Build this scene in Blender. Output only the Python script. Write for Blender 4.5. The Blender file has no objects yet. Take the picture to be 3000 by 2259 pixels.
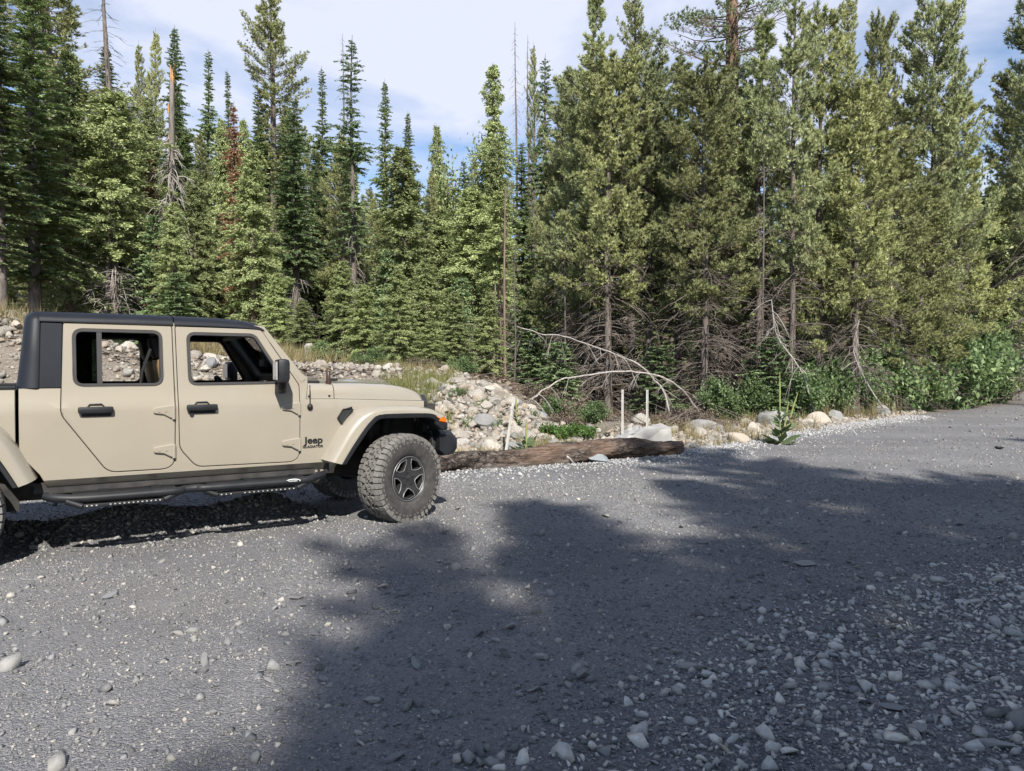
import bpy, bmesh, math, random
import numpy as np
from mathutils import Vector, Matrix
from mathutils.geometry import delaunay_2d_cdt

R = math.radians
sc = bpy.context.scene
COL = sc.collection

# ---------------------------------------------------------------- camera
cam = bpy.data.cameras.new("camera")
cam.sensor_width = 36.0
cam.lens = 25.68
cam.clip_start = 0.05
cam.clip_end = 3000
co = bpy.data.objects.new("camera", cam)
COL.objects.link(co)
co.location = (0, 0, 1.42)
co.rotation_euler = (R(90 - 1.11), 0, 0)
sc.camera = co

# ---------------------------------------------------------------- light
SUN_EL, SUN_AZ = 41.0, 167.6          # azimuth clockwise from +Y
sc.view_settings.view_transform = 'Standard'
sc.view_settings.look = 'None'
sc.view_settings.exposure = 0.88
sc.view_settings.gamma = 1.0
world = bpy.data.worlds.new("World")
sc.world = world
world.use_nodes = True
wn, wl = world.node_tree.nodes, world.node_tree.links
wn.clear()
sky = wn.new('ShaderNodeTexSky')
sky.sky_type = 'NISHITA'
sky.sun_disc = False
sky.sun_elevation = R(SUN_EL)
sky.sun_rotation = R(SUN_AZ)
sky.altitude = 1500
sky.air_density = 1.0
sky.dust_density = 0.6
sky.ozone_density = 1.5
tc = wn.new('ShaderNodeTexCoord')
sep = wn.new('ShaderNodeSeparateXYZ')
wl.new(tc.outputs['Generated'], sep.inputs[0])
zadd = wn.new('ShaderNodeMath'); zadd.operation = 'ADD'; zadd.inputs[1].default_value = 0.22
zmax = wn.new('ShaderNodeMath'); zmax.operation = 'MAXIMUM'; zmax.inputs[1].default_value = 0.08
wl.new(sep.outputs['Z'], zadd.inputs[0]); wl.new(zadd.outputs[0], zmax.inputs[0])
vdiv = wn.new('ShaderNodeVectorMath'); vdiv.operation = 'DIVIDE'
comb = wn.new('ShaderNodeCombineXYZ')
for k in range(3):
    wl.new(zmax.outputs[0], comb.inputs[k])
wl.new(tc.outputs['Generated'], vdiv.inputs[0]); wl.new(comb.outputs[0], vdiv.inputs[1])
cn = wn.new('ShaderNodeTexNoise')
cn.inputs['Scale'].default_value = 1.15
cn.inputs['Detail'].default_value = 8
cn.inputs['Roughness'].default_value = 0.55
cn.inputs['Distortion'].default_value = 0.5
wl.new(vdiv.outputs[0], cn.inputs['Vector'])
cr = wn.new('ShaderNodeValToRGB')
cr.color_ramp.elements[0].position = 0.44
cr.color_ramp.elements[0].color = (0.0, 0.0, 0.0, 1)
cr.color_ramp.elements[1].position = 0.62
cr.color_ramp.elements[1].color = (0.97, 0.97, 0.97, 1)
wl.new(cn.outputs['Fac'], cr.inputs[0])
cmix = wn.new('ShaderNodeMix'); cmix.data_type = 'RGBA'
wl.new(cr.outputs[0], cmix.inputs['Factor'])
wl.new(sky.outputs[0], cmix.inputs['A'])
cmix.inputs['B'].default_value = (4.45, 4.72, 5.65, 1)      # thin high cloud, in the sky texture's own units
bg = wn.new('ShaderNodeBackground')
bg.inputs['Strength'].default_value = 0.101
wl.new(cmix.outputs['Result'], bg.inputs['Color'])
wo = wn.new('ShaderNodeOutputWorld')
wl.new(bg.outputs[0], wo.inputs['Surface'])

sl = bpy.data.lights.new("sun", 'SUN')
sl.energy = 4.3
sl.angle = R(0.55)
sl.color = (1.0, 0.955, 0.89)
so = bpy.data.objects.new("sun", sl)
COL.objects.link(so)
_az = R(SUN_AZ)
sdir = Vector((math.sin(_az) * math.cos(R(SUN_EL)), math.cos(_az) * math.cos(R(SUN_EL)), math.sin(R(SUN_EL))))
so.rotation_euler = sdir.to_track_quat('Z', 'Y').to_euler()
so.location = sdir * 80

# ---------------------------------------------------------------- helpers
def lk(o, parent=None):
    COL.objects.link(o)
    if parent is not None:
        o.parent = parent
    return o

def tag(o, label=None, cat=None, group=None, kind=None):
    if label: o['label'] = label
    if cat: o['category'] = cat
    if group: o['group'] = group
    if kind: o['kind'] = kind
    return o

def empty(name, loc=(0, 0, 0), rz=0, parent=None):
    o = bpy.data.objects.new(name, None)
    o.empty_display_size = 0.2
    o.location = loc
    o.rotation_euler = (0, 0, rz)
    return lk(o, parent)

def sharp(me, ang=40):
    for p in me.polygons: p.use_smooth = True
    me.set_sharp_from_angle(angle=R(ang))

def arr_mesh(name, V, F, m=None, smooth=False):
    """V (n,3), F (m,k) integer array, all faces k-sided"""
    V = np.asarray(V, np.float32); F = np.asarray(F, np.int32)
    me = bpy.data.meshes.new(name)
    k = F.shape[1]
    me.vertices.add(len(V)); me.vertices.foreach_set('co', V.ravel())
    me.loops.add(F.size); me.loops.foreach_set('vertex_index', F.ravel())
    me.polygons.add(len(F))
    me.polygons.foreach_set('loop_start', np.arange(0, F.size, k, dtype=np.int32))
    me.polygons.foreach_set('loop_total', np.full(len(F), k, np.int32))
    if smooth: me.polygons.foreach_set('use_smooth', np.ones(len(F), bool))
    me.update(calc_edges=True)
    if m: me.materials.append(m)
    return me

def mobj(name, me, parent=None):
    return lk(bpy.data.objects.new(name, me), parent)

def bmobj(name, bm, m, parent=None, ang=40):
    bmesh.ops.recalc_face_normals(bm, faces=bm.faces[:])
    me = bpy.data.meshes.new(name)
    bm.to_mesh(me); bm.free()
    me.materials.append(m)
    if ang: sharp(me, ang)
    return mobj(name, me, parent)

def bm_box(bm, c, s, rot=None, bev=0.0):
    r = bmesh.ops.create_cube(bm, size=1)
    vs = r['verts']
    M = Matrix.Translation(c) @ (rot.to_4x4() if rot is not None else Matrix()) @ Matrix.Diagonal((s[0], s[1], s[2], 1))
    bmesh.ops.transform(bm, matrix=M, verts=vs)
    if bev:
        es = list({e for v in vs for e in v.link_edges})
        bmesh.ops.bevel(bm, geom=es, offset=bev, segments=2, affect='EDGES', profile=0.6)

def bm_tube(bm, pts, rad, n=8, cap=True):
    pts = [Vector(p) for p in pts]
    if not hasattr(rad, '__len__'): rad = [rad] * len(pts)
    rings = []
    up = Vector((0, 0, 1))
    for i, p in enumerate(pts):
        d = (pts[min(i + 1, len(pts) - 1)] - pts[max(i - 1, 0)]).normalized()
        a = d.cross(up)
        if a.length < 0.05: a = d.cross(Vector((1, 0, 0)))
        a.normalize(); b = d.cross(a)
        rings.append([bm.verts.new(p + (a * math.cos(t) + b * math.sin(t)) * rad[i]) for t in [2 * math.pi * k / n for k in range(n)]])
    for r0, r1 in zip(rings, rings[1:]):
        for k in range(n):
            bm.faces.new((r0[k], r0[(k + 1) % n], r1[(k + 1) % n], r1[k]))
    if cap:
        bm.faces.new(rings[0][::-1]); bm.faces.new(rings[-1])

def smooth_path(pts, n=4):
    P = [Vector(p) for p in pts]
    out = []
    for i in range(len(P) - 1):
        p0, p1, p2, p3 = P[max(i - 1, 0)], P[i], P[i + 1], P[min(i + 2, len(P) - 1)]
        for k in range(n):
            t = k / n
            out.append(0.5 * ((2 * p1) + (p2 - p0) * t + (2 * p0 - 5 * p1 + 4 * p2 - p3) * t * t + (3 * p1 - p0 - 3 * p2 + p3) * t ** 3))
    out.append(P[-1])
    return out

def rnd_poly(pts, rad, n=5):
    """fillet the corners of a 2-D polygon"""
    out = []
    N = len(pts)
    for i in range(N):
        r = rad[i] if hasattr(rad, '__len__') else rad
        p = Vector(pts[i]); a = Vector(pts[i - 1]) - p; b = Vector(pts[(i + 1) % N]) - p
        if r <= 0: out.append(tuple(p)); continue
        la, lb = a.length, b.length
        ang = a.angle(b)
        d = min(r / max(math.tan(ang / 2), 0.05), la * 0.48, lb * 0.48)
        A = p + a.normalized() * d; B = p + b.normalized() * d
        for k in range(n + 1):
            t = k / n
            out.append(tuple(A * (1 - t) ** 2 + p * 2 * t * (1 - t) + B * t * t))
    return out

# ---------------------------------------------------------------- materials
def base_mat(name):
    m = bpy.data.materials.new(name); m.use_nodes = True
    nt = m.node_tree
    return m, nt, nt.nodes['Principled BSDF']

def ramp(nt, fac, cols, lo=0.0, hi=1.0, interp='LINEAR'):
    r = nt.nodes.new('ShaderNodeValToRGB')
    r.color_ramp.interpolation = interp
    el = r.color_ramp.elements
    while len(el) < len(cols): el.new(0.5)
    for i, c in enumerate(cols):
        el[i].position = lo + (hi - lo) * i / max(1, len(cols) - 1)
        el[i].color = (c[0], c[1], c[2], 1)
    nt.links.new(fac, r.inputs[0])
    return r.outputs[0]

def noise(nt, scale, detail=5, rough=0.55, coord='Object', dist=0.0, stretch=None, out='Fac'):
    t = nt.nodes.new('ShaderNodeTexCoord')
    src = t.outputs[coord]
    if stretch:
        mp = nt.nodes.new('ShaderNodeMapping'); mp.inputs['Scale'].default_value = stretch
        nt.links.new(src, mp.inputs[0]); src = mp.outputs[0]
    n = nt.nodes.new('ShaderNodeTexNoise')
    n.inputs['Scale'].default_value = scale
    n.inputs['Detail'].default_value = detail
    n.inputs['Roughness'].default_value = rough
    n.inputs['Distortion'].default_value = dist
    nt.links.new(src, n.inputs['Vector'])
    return n.outputs[out]

def mixc(nt, fac, a, b, blend='MIX'):
    x = nt.nodes.new('ShaderNodeMix'); x.data_type = 'RGBA'; x.blend_type = blend
    for s, v in (('Factor', fac), ('A', a), ('B', b)):
        if isinstance(v, bpy.types.NodeSocket): nt.links.new(v, x.inputs[s])
        elif s == 'Factor': x.inputs[s].default_value = v
        else: x.inputs[s].default_value = (v[0], v[1], v[2], 1)
    return x.outputs['Result']

def bump(nt, b, h, strength=0.3, dist=0.02):
    n = nt.nodes.new('ShaderNodeBump')
    n.inputs['Strength'].default_value = strength; n.inputs['Distance'].default_value = dist
    nt.links.new(h, n.inputs['Height']); nt.links.new(n.outputs[0], b.inputs['Normal'])

def simple(name, col, rough=0.5, metal=0.0, var=0.12, scale=6, coat=0.0, bmp=0.0, bscale=60, spec=0.5, dust=None):
    m, nt, b = base_mat(name)
    c0 = tuple(c * (1 - var) for c in col); c1 = tuple(min(1, c * (1 + var)) for c in col)
    c = ramp(nt, noise(nt, scale), [c0, c1], 0.3, 0.7)
    if dust:
        c = mixc(nt, ramp(nt, noise(nt, dust[1], 8), [(0, 0, 0), (dust[2],) * 3], 0.4, 0.7), c, dust[0])
    nt.links.new(c, b.inputs['Base Color'])
    b.inputs['Roughness'].default_value = rough; b.inputs['Metallic'].default_value = metal
    b.inputs['Coat Weight'].default_value = coat; b.inputs['Coat Roughness'].default_value = 0.06
    b.inputs['Specular IOR Level'].default_value = spec
    if bmp: bump(nt, b, noise(nt, bscale, 4), bmp, 0.005)
    return m

def stone_mat(name, cols, island=True, obj=False, spots=0.5, rough=0.9, scale=25, interp='LINEAR'):
    m, nt, b = base_mat(name)
    if obj:
        g = nt.nodes.new('ShaderNodeObjectInfo'); f = g.outputs['Random']
    else:
        g = nt.nodes.new('ShaderNodeNewGeometry'); f = g.outputs['Random Per Island']
    c = ramp(nt, f, cols, 0, 1, interp)
    n = noise(nt, scale, 8, 0.65)
    c = mixc(nt, spots, c, ramp(nt, n, [(0.35, 0.34, 0.32), (0.9, 0.9, 0.9), (1.25, 1.22, 1.18)], 0.25, 0.75), 'MULTIPLY')
    nt.links.new(c, b.inputs['Base Color'])
    b.inputs['Roughness'].default_value = rough; b.inputs['Specular IOR Level'].default_value = 0.3
    bump(nt, b, n, 0.5, 0.01)
    return m

def leaf_mat(name, cols, trans=0.16, objvar=0.25, nscale=0.35):
    """small leaf faces: hue differs from face to face, from branch to branch and from plant to plant"""
    m = bpy.data.materials.new(name); m.use_nodes = True
    nt = m.node_tree; nt.nodes.clear()
    g = nt.nodes.new('ShaderNodeNewGeometry'); oi = nt.nodes.new('ShaderNodeObjectInfo')
    n = noise(nt, nscale, 3)
    a = nt.nodes.new('ShaderNodeMath'); a.operation = 'MULTIPLY_ADD'
    nt.links.new(n, a.inputs[0]); a.inputs[1].default_value = 0.9
    s = nt.nodes.new('ShaderNodeMath'); s.operation = 'MULTIPLY'; s.inputs[1].default_value = 0.55
    nt.links.new(g.outputs['Random Per Island'], s.inputs[0])
    s2 = nt.nodes.new('ShaderNodeMath'); s2.operation = 'SUBTRACT'; s2.inputs[1].default_value = 0.22
    nt.links.new(s.outputs[0], s2.inputs[0]); nt.links.new(s2.outputs[0], a.inputs[2])
    c = ramp(nt, a.outputs[0], cols, 0.1, 0.9)
    hv = nt.nodes.new('ShaderNodeHueSaturation')
    mr = nt.nodes.new('ShaderNodeMapRange'); mr.inputs['To Min'].default_value = 1 - objvar; mr.inputs['To Max'].default_value = 1 + objvar
    nt.links.new(oi.outputs['Random'], mr.inputs['Value']); nt.links.new(mr.outputs[0], hv.inputs['Value'])
    nt.links.new(c, hv.inputs['Color'])
    d = nt.nodes.new('ShaderNodeBsdfDiffuse'); t = nt.nodes.new('ShaderNodeBsdfTranslucent'); mx = nt.nodes.new('ShaderNodeMixShader')
    gl = nt.nodes.new('ShaderNodeBsdfGlossy'); gl.inputs['Roughness'].default_value = 0.5; gl.inputs['Color'].default_value = (0.6, 0.6, 0.6, 1)
    mg = nt.nodes.new('ShaderNodeMixShader'); mg.inputs[0].default_value = 0.035
    nt.links.new(hv.outputs[0], d.inputs[0]); nt.links.new(hv.outputs[0], t.inputs[0])
    mx.inputs[0].default_value = trans
    nt.links.new(d.outputs[0], mx.inputs[1]); nt.links.new(t.outputs[0], mx.inputs[2])
    nt.links.new(mx.outputs[0], mg.inputs[1]); nt.links.new(gl.outputs[0], mg.inputs[2])
    o = nt.nodes.new('ShaderNodeOutputMaterial'); nt.links.new(mg.outputs[0], o.inputs[0])
    return m

def bark_mat(name, cols, scale=9, stretch=(1, 1, 0.22), bmp=0.8, dist=0.03):
    m, nt, b = base_mat(name)
    n = noise(nt, scale, 8, 0.65, 'Object', 0.4, stretch)
    nt.links.new(ramp(nt, n, cols, 0.28, 0.72), b.inputs['Base Color'])
    b.inputs['Roughness'].default_value = 0.95; b.inputs['Specular IOR Level'].default_value = 0.15
    bump(nt, b, n, bmp, dist)
    return m

M = {}
M['fir'] = leaf_mat('fir_needles', [(0.1159, 0.1571, 0.0648), (0.2179, 0.285, 0.1204), (0.3398, 0.4036, 0.18)])
M['firblue'] = leaf_mat('blue_fir_needles', [(0.1197, 0.182, 0.0882), (0.2291, 0.313, 0.147), (0.3591, 0.4441, 0.2201)])
M['pine'] = leaf_mat('pine_needles', [(0.1602, 0.1937, 0.0915), (0.2987, 0.3355, 0.1592), (0.4598, 0.4784, 0.2278)])
M['pineol'] = leaf_mat('olive_pine_needles', [(0.1713, 0.1936, 0.0811), (0.3153, 0.3354, 0.1443), (0.4703, 0.4779, 0.2088)])
M['cedar'] = leaf_mat('cedar_sprays', [(0.1409, 0.1799, 0.0747), (0.2912, 0.3406, 0.1437), (0.4732, 0.5103, 0.2296)])
M['brushbrown'] = leaf_mat('dry_brush_leaves', [(.075, .055, .04), (.16, .12, .09), (.27, .215, .165)], 0.1)
M['litter'] = leaf_mat('dead_litter', [(0.048, 0.036, 0.026), (0.12, 0.09, 0.065), (0.224, 0.189, 0.14)], 0.1)
M['brown'] = leaf_mat('dead_needles', [(.20,.115,.065),(.33,.20,.12),(.43,.28,.175)], 0.2)
M['shrub'] = leaf_mat('shrub_leaves', [(0.072, 0.1224, 0.0504), (0.144, 0.216, 0.0864), (0.288, 0.36, 0.1584)], 0.3, 0.2, 1.2)
M['weed'] = leaf_mat('weed_leaves', [(.06, .12, .025), (.10, .19, .04), (.17, .25, .07)], 0.35, 0.15, 1.5)
M['mullein'] = leaf_mat('felted_leaves', [(0.0862, 0.1247, 0.0604), (0.1466, 0.196, 0.0949), (0.207, 0.2496, 0.138)], 0.25, 0.1, 2)
M['spike'] = simple('flower_spike', (.22, .24, .085), 0.9, var=0.5, scale=60, bmp=0.6, bscale=80)
M['grass'] = leaf_mat('dry_grass_blades', [(.19, .16, .075), (.33, .27, .13), (.46, .39, .21)], 0.35, 0.2, 0.8)
M['greengrass'] = leaf_mat('green_grass_blades', [(.12, .15, .04), (.21, .22, .07), (.32, .29, .12)], 0.35, 0.2, 0.8)
M['bark'] = bark_mat('grey_bark', [(.055, .045, .038), (.13, .11, .095), (.23, .20, .175)])
M['barkred'] = bark_mat('reddish_bark', [(0.0742, 0.0495, 0.0413), (0.1862, 0.1368, 0.112), (0.2865, 0.226, 0.1875)], 7)
M['barkorange'] = bark_mat('orange_plated_bark', [(0.0494, 0.0298, 0.0225), (0.19, 0.1172, 0.0808), (0.3008, 0.2056, 0.1496)], 3.2, (1, 1, 0.35), 1.0, 0.08)
M['dead'] = bark_mat('weathered_wood', [(.17, .15, .13), (.34, .31, .28), (.50, .47, .43)], 14, (1, 1, 0.15), 0.5, 0.01)
M['deaddark'] = bark_mat('dark_dead_twigs', [(.06, .05, .043), (.14, .118, .10), (.25, .22, .19)], 14, (1, 1, 0.15), 0.4, 0.01)
M['rawwood'] = bark_mat('raw_broken_wood', [(.25, .11, .045), (.46, .25, .11), (.60, .40, .22)], 18, (1, 1, 0.1), 0.5, 0.01)
M['snagwood'] = bark_mat('snag_wood', [(0.075, 0.0638, 0.0525), (0.1875, 0.165, 0.1425), (0.315, 0.285, 0.255)], 6, (1, 1, 0.18), 1.0, 0.04)
M['logbark'] = bark_mat('log_bark', [(.035, .026, .022), (.13, .098, .08), (.27, .22, .185)], 7, (0.25, 1, 1), 1.0, 0.05)
M['cutwood'] = bark_mat('cut_log_end', [(.18, .09, .045), (.34, .20, .11), (.46, .31, .19)], 10, (1, 1, 1), 0.4, 0.01)
M['rock'] = stone_mat('river_rock', [(0.3208, 0.2884, 0.239), (0.2729, 0.2541, 0.2233), (0.4132, 0.3764, 0.32), (0.3459, 0.2893, 0.2241), (0.2054, 0.2013, 0.1852), (0.4534, 0.4204, 0.3657), (0.2941, 0.2629, 0.2209), (0.3805, 0.3509, 0.3071)], obj=True, spots=0.95, scale=7)
M['cobble'] = stone_mat('small_river_rock', [(0.281, 0.2455, 0.2005), (0.2347, 0.2125, 0.1853), (0.3634, 0.3295, 0.2777), (0.3121, 0.2475, 0.187), (0.1806, 0.1775, 0.1633), (0.4002, 0.3645, 0.315), (0.2542, 0.22, 0.177)], spots=0.85, scale=14)
M['gravel'] = stone_mat('slate_gravel', [(0.0943, 0.0956, 0.0988), (0.177, 0.1743, 0.1716), (0.1179, 0.1236, 0.1197), (0.2831, 0.2755, 0.26), (0.2006, 0.2025, 0.1977), (0.401, 0.3768, 0.338), (0.1534, 0.1575, 0.154), (0.4954, 0.4499, 0.39)], spots=0.5, scale=30)
M['gravellight'] = stone_mat('pale_gravel', [(0.2308, 0.2361, 0.2413), (0.3462, 0.3462, 0.341), (0.2833, 0.2885, 0.2938), (0.4721, 0.4616, 0.4302), (0.3882, 0.383, 0.3777), (0.3148, 0.299, 0.2728)], spots=0.5, scale=30)
M['gravelpale'] = stone_mat('pale_coarse_gravel', [(0.3, 0.3, 0.29), (0.45, 0.44, 0.409), (0.368, 0.366, 0.353), (0.614, 0.586, 0.516), (0.505, 0.486, 0.453), (0.409, 0.38, 0.327)], spots=0.5, scale=30)
M['gravelmid'] = stone_mat('grey_gravel', [(.15, .153, .16), (.21, .212, .216), (.18, .185, .19), (.27, .265, .255), (.23, .232, .235)], spots=0.5, scale=30)
M['slabgrey'] = stone_mat('loose_grey_stone', [(.17, .17, .172), (.23, .225, .215), (.20, .205, .21), (.26, .25, .235)], obj=True, spots=0.6, scale=16)
M['slab'] = stone_mat('loose_stone', [(0.2337, 0.2298, 0.222), (0.1714, 0.1752, 0.1792), (0.3116, 0.2999, 0.2804), (0.2025, 0.2142, 0.2142)], obj=True, spots=0.6, scale=16)
M['tanstone'] = stone_mat('tan_stone', [(0.3745, 0.3185, 0.252), (0.417, 0.368, 0.305)], obj=True, spots=0.8, scale=14)
M['bluestone'] = stone_mat('blue_grey_stone', [(.20, .225, .235), (.24, .26, .265)], obj=True, spots=0.6, scale=10)
M['concrete'] = simple('concrete', (.36, .35, .33), 0.95, var=0.22, scale=5, bmp=0.4, bscale=40, spec=0.2)
M['postwhite'] = simple('white_painted_metal', (.44, .44, .425), 0.6, var=0.14, scale=8, dust=((.36, .32, .26), 5, 0.8))
# vehicle
M['paint'] = simple('tan_paint', (.290, .259, .202), 0.36, var=0.035, scale=2.5, coat=1.0, dust=((.31, .27, .21), 2.2, 0.28))
M['blackplastic'] = simple('black_plastic', (.013, .014, .016), 0.5, var=0.2, bmp=0.1, bscale=300, spec=0.35, dust=((.08, .075, .07), 6, 0.07))
M['hardtop'] = simple('black_hardtop', (.012, .014, .019), 0.46, var=0.15, bmp=0.12, bscale=420, spec=0.2, dust=((.06, .06, .06), 2, 0.05))
M['rubber'] = simple('black_rubber', (.035, .033, .033), 0.75, var=0.2)
M['treadblock'] = simple('dusty_tread', (.155, .146, .134), 0.95, var=0.2, scale=30, spec=0.1, dust=((.21, .198, .18), 45, 0.6))
M['tyre'] = simple('dusty_tyre', (.048, .045, .043), 0.85, var=0.2, scale=30, spec=0.25, dust=((.13, .118, .105), 20, 0.35))
M['rimblack'] = simple('black_alloy', (.020, .020, .021), 0.35, var=0.15, dust=((.10, .095, .085), 14, 0.25))
M['machined'] = simple('machined_alloy', (.20, .20, .20), 0.4, 0.2, var=0.12)
M['chassis'] = simple('chassis_black', (.018, .017, .017), 0.7, var=0.3, dust=((.11, .10, .09), 8, 0.3))
M['amber'] = simple('amber_lens', (.72, .15, .008), 0.18, var=0.12, scale=25, coat=0.6)
M['redlens'] = simple('red_lens', (.45, .02, .015), 0.2, var=0.1, coat=0.5)
M['decal'] = simple('black_decal', (.012, .012, .012), 0.5, var=0.1)
M['white'] = simple('white_decal', (.72, .72, .72), 0.5, var=0.05)
M['seat'] = simple('tan_seat_leather', (.46, .30, .145), 0.6, var=0.1, bmp=0.2, bscale=150)
M['interior'] = simple('dark_interior', (.017, .017, .018), 0.7, var=0.2)
M['lamp'] = simple('clear_lamp', (.6, .6, .6), 0.1, 0.4, var=0.1)
def glass(name, col, alpha):
    m = bpy.data.materials.new(name); m.use_nodes = True
    nt = m.node_tree; nt.nodes.clear()
    t = nt.nodes.new('ShaderNodeBsdfTransparent'); g = nt.nodes.new('ShaderNodeBsdfGlossy'); x = nt.nodes.new('ShaderNodeMixShader')
    f = nt.nodes.new('ShaderNodeFresnel'); f.inputs[0].default_value = 1.5
    t.inputs[0].default_value = (*col, 1); g.inputs['Roughness'].default_value = 0.02
    o = nt.nodes.new('ShaderNodeOutputMaterial')
    nt.links.new(f.outputs[0], x.inputs[0]); nt.links.new(t.outputs[0], x.inputs[1]); nt.links.new(g.outputs[0], x.inputs[2]); nt.links.new(x.outputs[0], o.inputs[0])
    return m
M['glass'] = glass('clear_glass', (.80, .86, .82), 1)
M['tint'] = glass('tinted_glass', (.13, .17, .145), 1)

# ---------------------------------------------------------------- terrain
def sstep(a, b, x):
    t = np.clip((x - a) / (b - a), 0, 1)
    return t * t * (3 - 2 * t)

EX = [-60, -14, -6, -1, 2.8, 3.8, 7.9, 13, 20, 30, 60]
EY = [9, 8.6, 9.6, 10.75, 12.75, 13.9, 18.6, 23.7, 30, 42, 90]
def edge(x): return np.interp(x, EX, EY)
TX = [-60, -11.2, -8.9, -7, -4.5, -1.9, -0.2, 0.9, 1.8, 4, 60]
TZ = [4.0, 2.65, 2.02, 1.68, 1.52, 1.40, 1.12, .40, .16, .10, .12]

_rs = np.random.RandomState(3)
_wv = [(_rs.uniform(.15, .6), _rs.uniform(0, 6.28), _rs.uniform(0, 6.28), _rs.uniform(.3, 1)) for _ in range(10)]
_wv2 = [(_rs.uniform(1.2, 4.5), _rs.uniform(0, 6.28), _rs.uniform(0, 6.28), _rs.uniform(.3, 1)) for _ in range(16)]
def wob(x, y, W):
    s = 0
    for f, a, p, am in W:
        s = s + am * np.sin(f * (x * math.cos(a) + y * math.sin(a)) * 2 + p)
    return s / len(W)

JO = np.array([-1.47969, 7.55435]); JTH = R(57.5)
JH = np.array([math.sin(JTH), math.cos(JTH)]); JR = np.array([math.cos(JTH), -math.sin(JTH)])

def hfun(x, y):
    x = np.asarray(x, float); y = np.asarray(y, float)
    d = y - edge(x)
    lot = 1 - sstep(-0.6, 0.3, d)
    bank = sstep(0.6, 6.2, d)
    top = np.interp(x, TX, TZ)
    z = bank * top + np.maximum(d - 6, 0) * 0.012 + 20 * sstep(45, 170, y)
    z += 0.62 * np.exp(-(((x + .55) / 1.25) ** 2 + ((y - 13.9) / 1.15) ** 2))        # rubble mound behind the log
    z += 0.30 * np.exp(-(((x - 2.3) / 0.9) ** 2 + ((y - 15.4) / 1.1) ** 2))         # low heap behind the concrete
    z += (1 - lot) * 0.14 * wob(x, y, _wv2) * sstep(0.2, 1.5, d)
    z += 0.035 * wob(x, y, _wv)
    # wheel ruts and berms of the gravel lot
    q = (y - 0.72 * x)
    z += lot * 0.020 * np.sin(q * 1.9 + 0.6 * np.sin(x * 0.5)) * sstep(1.5, 4, y) * (1 - .75 * sstep(8, 14, y))
    # windrow of loose gravel the truck straddles
    u = (x - JO[0]) * JH[0] + (y - JO[1]) * JH[1]; v = (x - JO[0]) * JR[0] + (y - JO[1]) * JR[1]
    z += 0.17 * np.exp(-((v + .28) / .30) ** 2) * sstep(-4.6, -3.4, u) * (1 - sstep(-1.0, -.45, u)) * (1 + .25 * np.sin(u * 5))
    # flat under the tyres
    return z

def coarse(x, y):
    """where the gravel is coarse: the right foreground and the band along the edge of the lot"""
    b = np.interp(x, [-2, -.24, 1.07, 5.2, 14], [.5, 2.15, 3.8, 6.3, 9.5])
    c = 1 - sstep(-.7, .9, y - b + 0.6 * wob(x, y, _wv2))
    d = edge(x) - y
    return np.maximum(c, 0.9 * (1 - sstep(.6, 1.9, d)) * sstep(-3, -1, x))

def axis(lo, near0, near1, hi, fine, g=1.16):
    a = list(np.arange(near0, near1, fine))
    s, p = fine, near1
    while p < hi: a.append(p); s *= g; p += s
    s, p = fine, near0
    b = []
    while p > lo: s *= g; p -= s; b.append(p)
    return np.array(sorted(b) + a)

gx = axis(-400, -7, 9, 400, .09)
gy = axis(-300, 1.2, 20, 600, .09)
GX, GY = np.meshgrid(gx, gy)
GZ = hfun(GX, GY)
nx, ny = len(gx), len(gy)
idx = np.arange(nx * ny).reshape(ny, nx)
Fq = np.stack([idx[:-1, :-1], idx[:-1, 1:], idx[1:, 1:], idx[1:, :-1]], -1).reshape(-1, 4)
TV = np.stack([GX, GY, GZ], -1).reshape(-1, 3)
lotmask = (1 - sstep(-0.55, 0.35, GY - edge(GX) + 0.35 * wob(GX, GY, _wv2))).ravel()
cmask = coarse(GX, GY).ravel()

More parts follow.
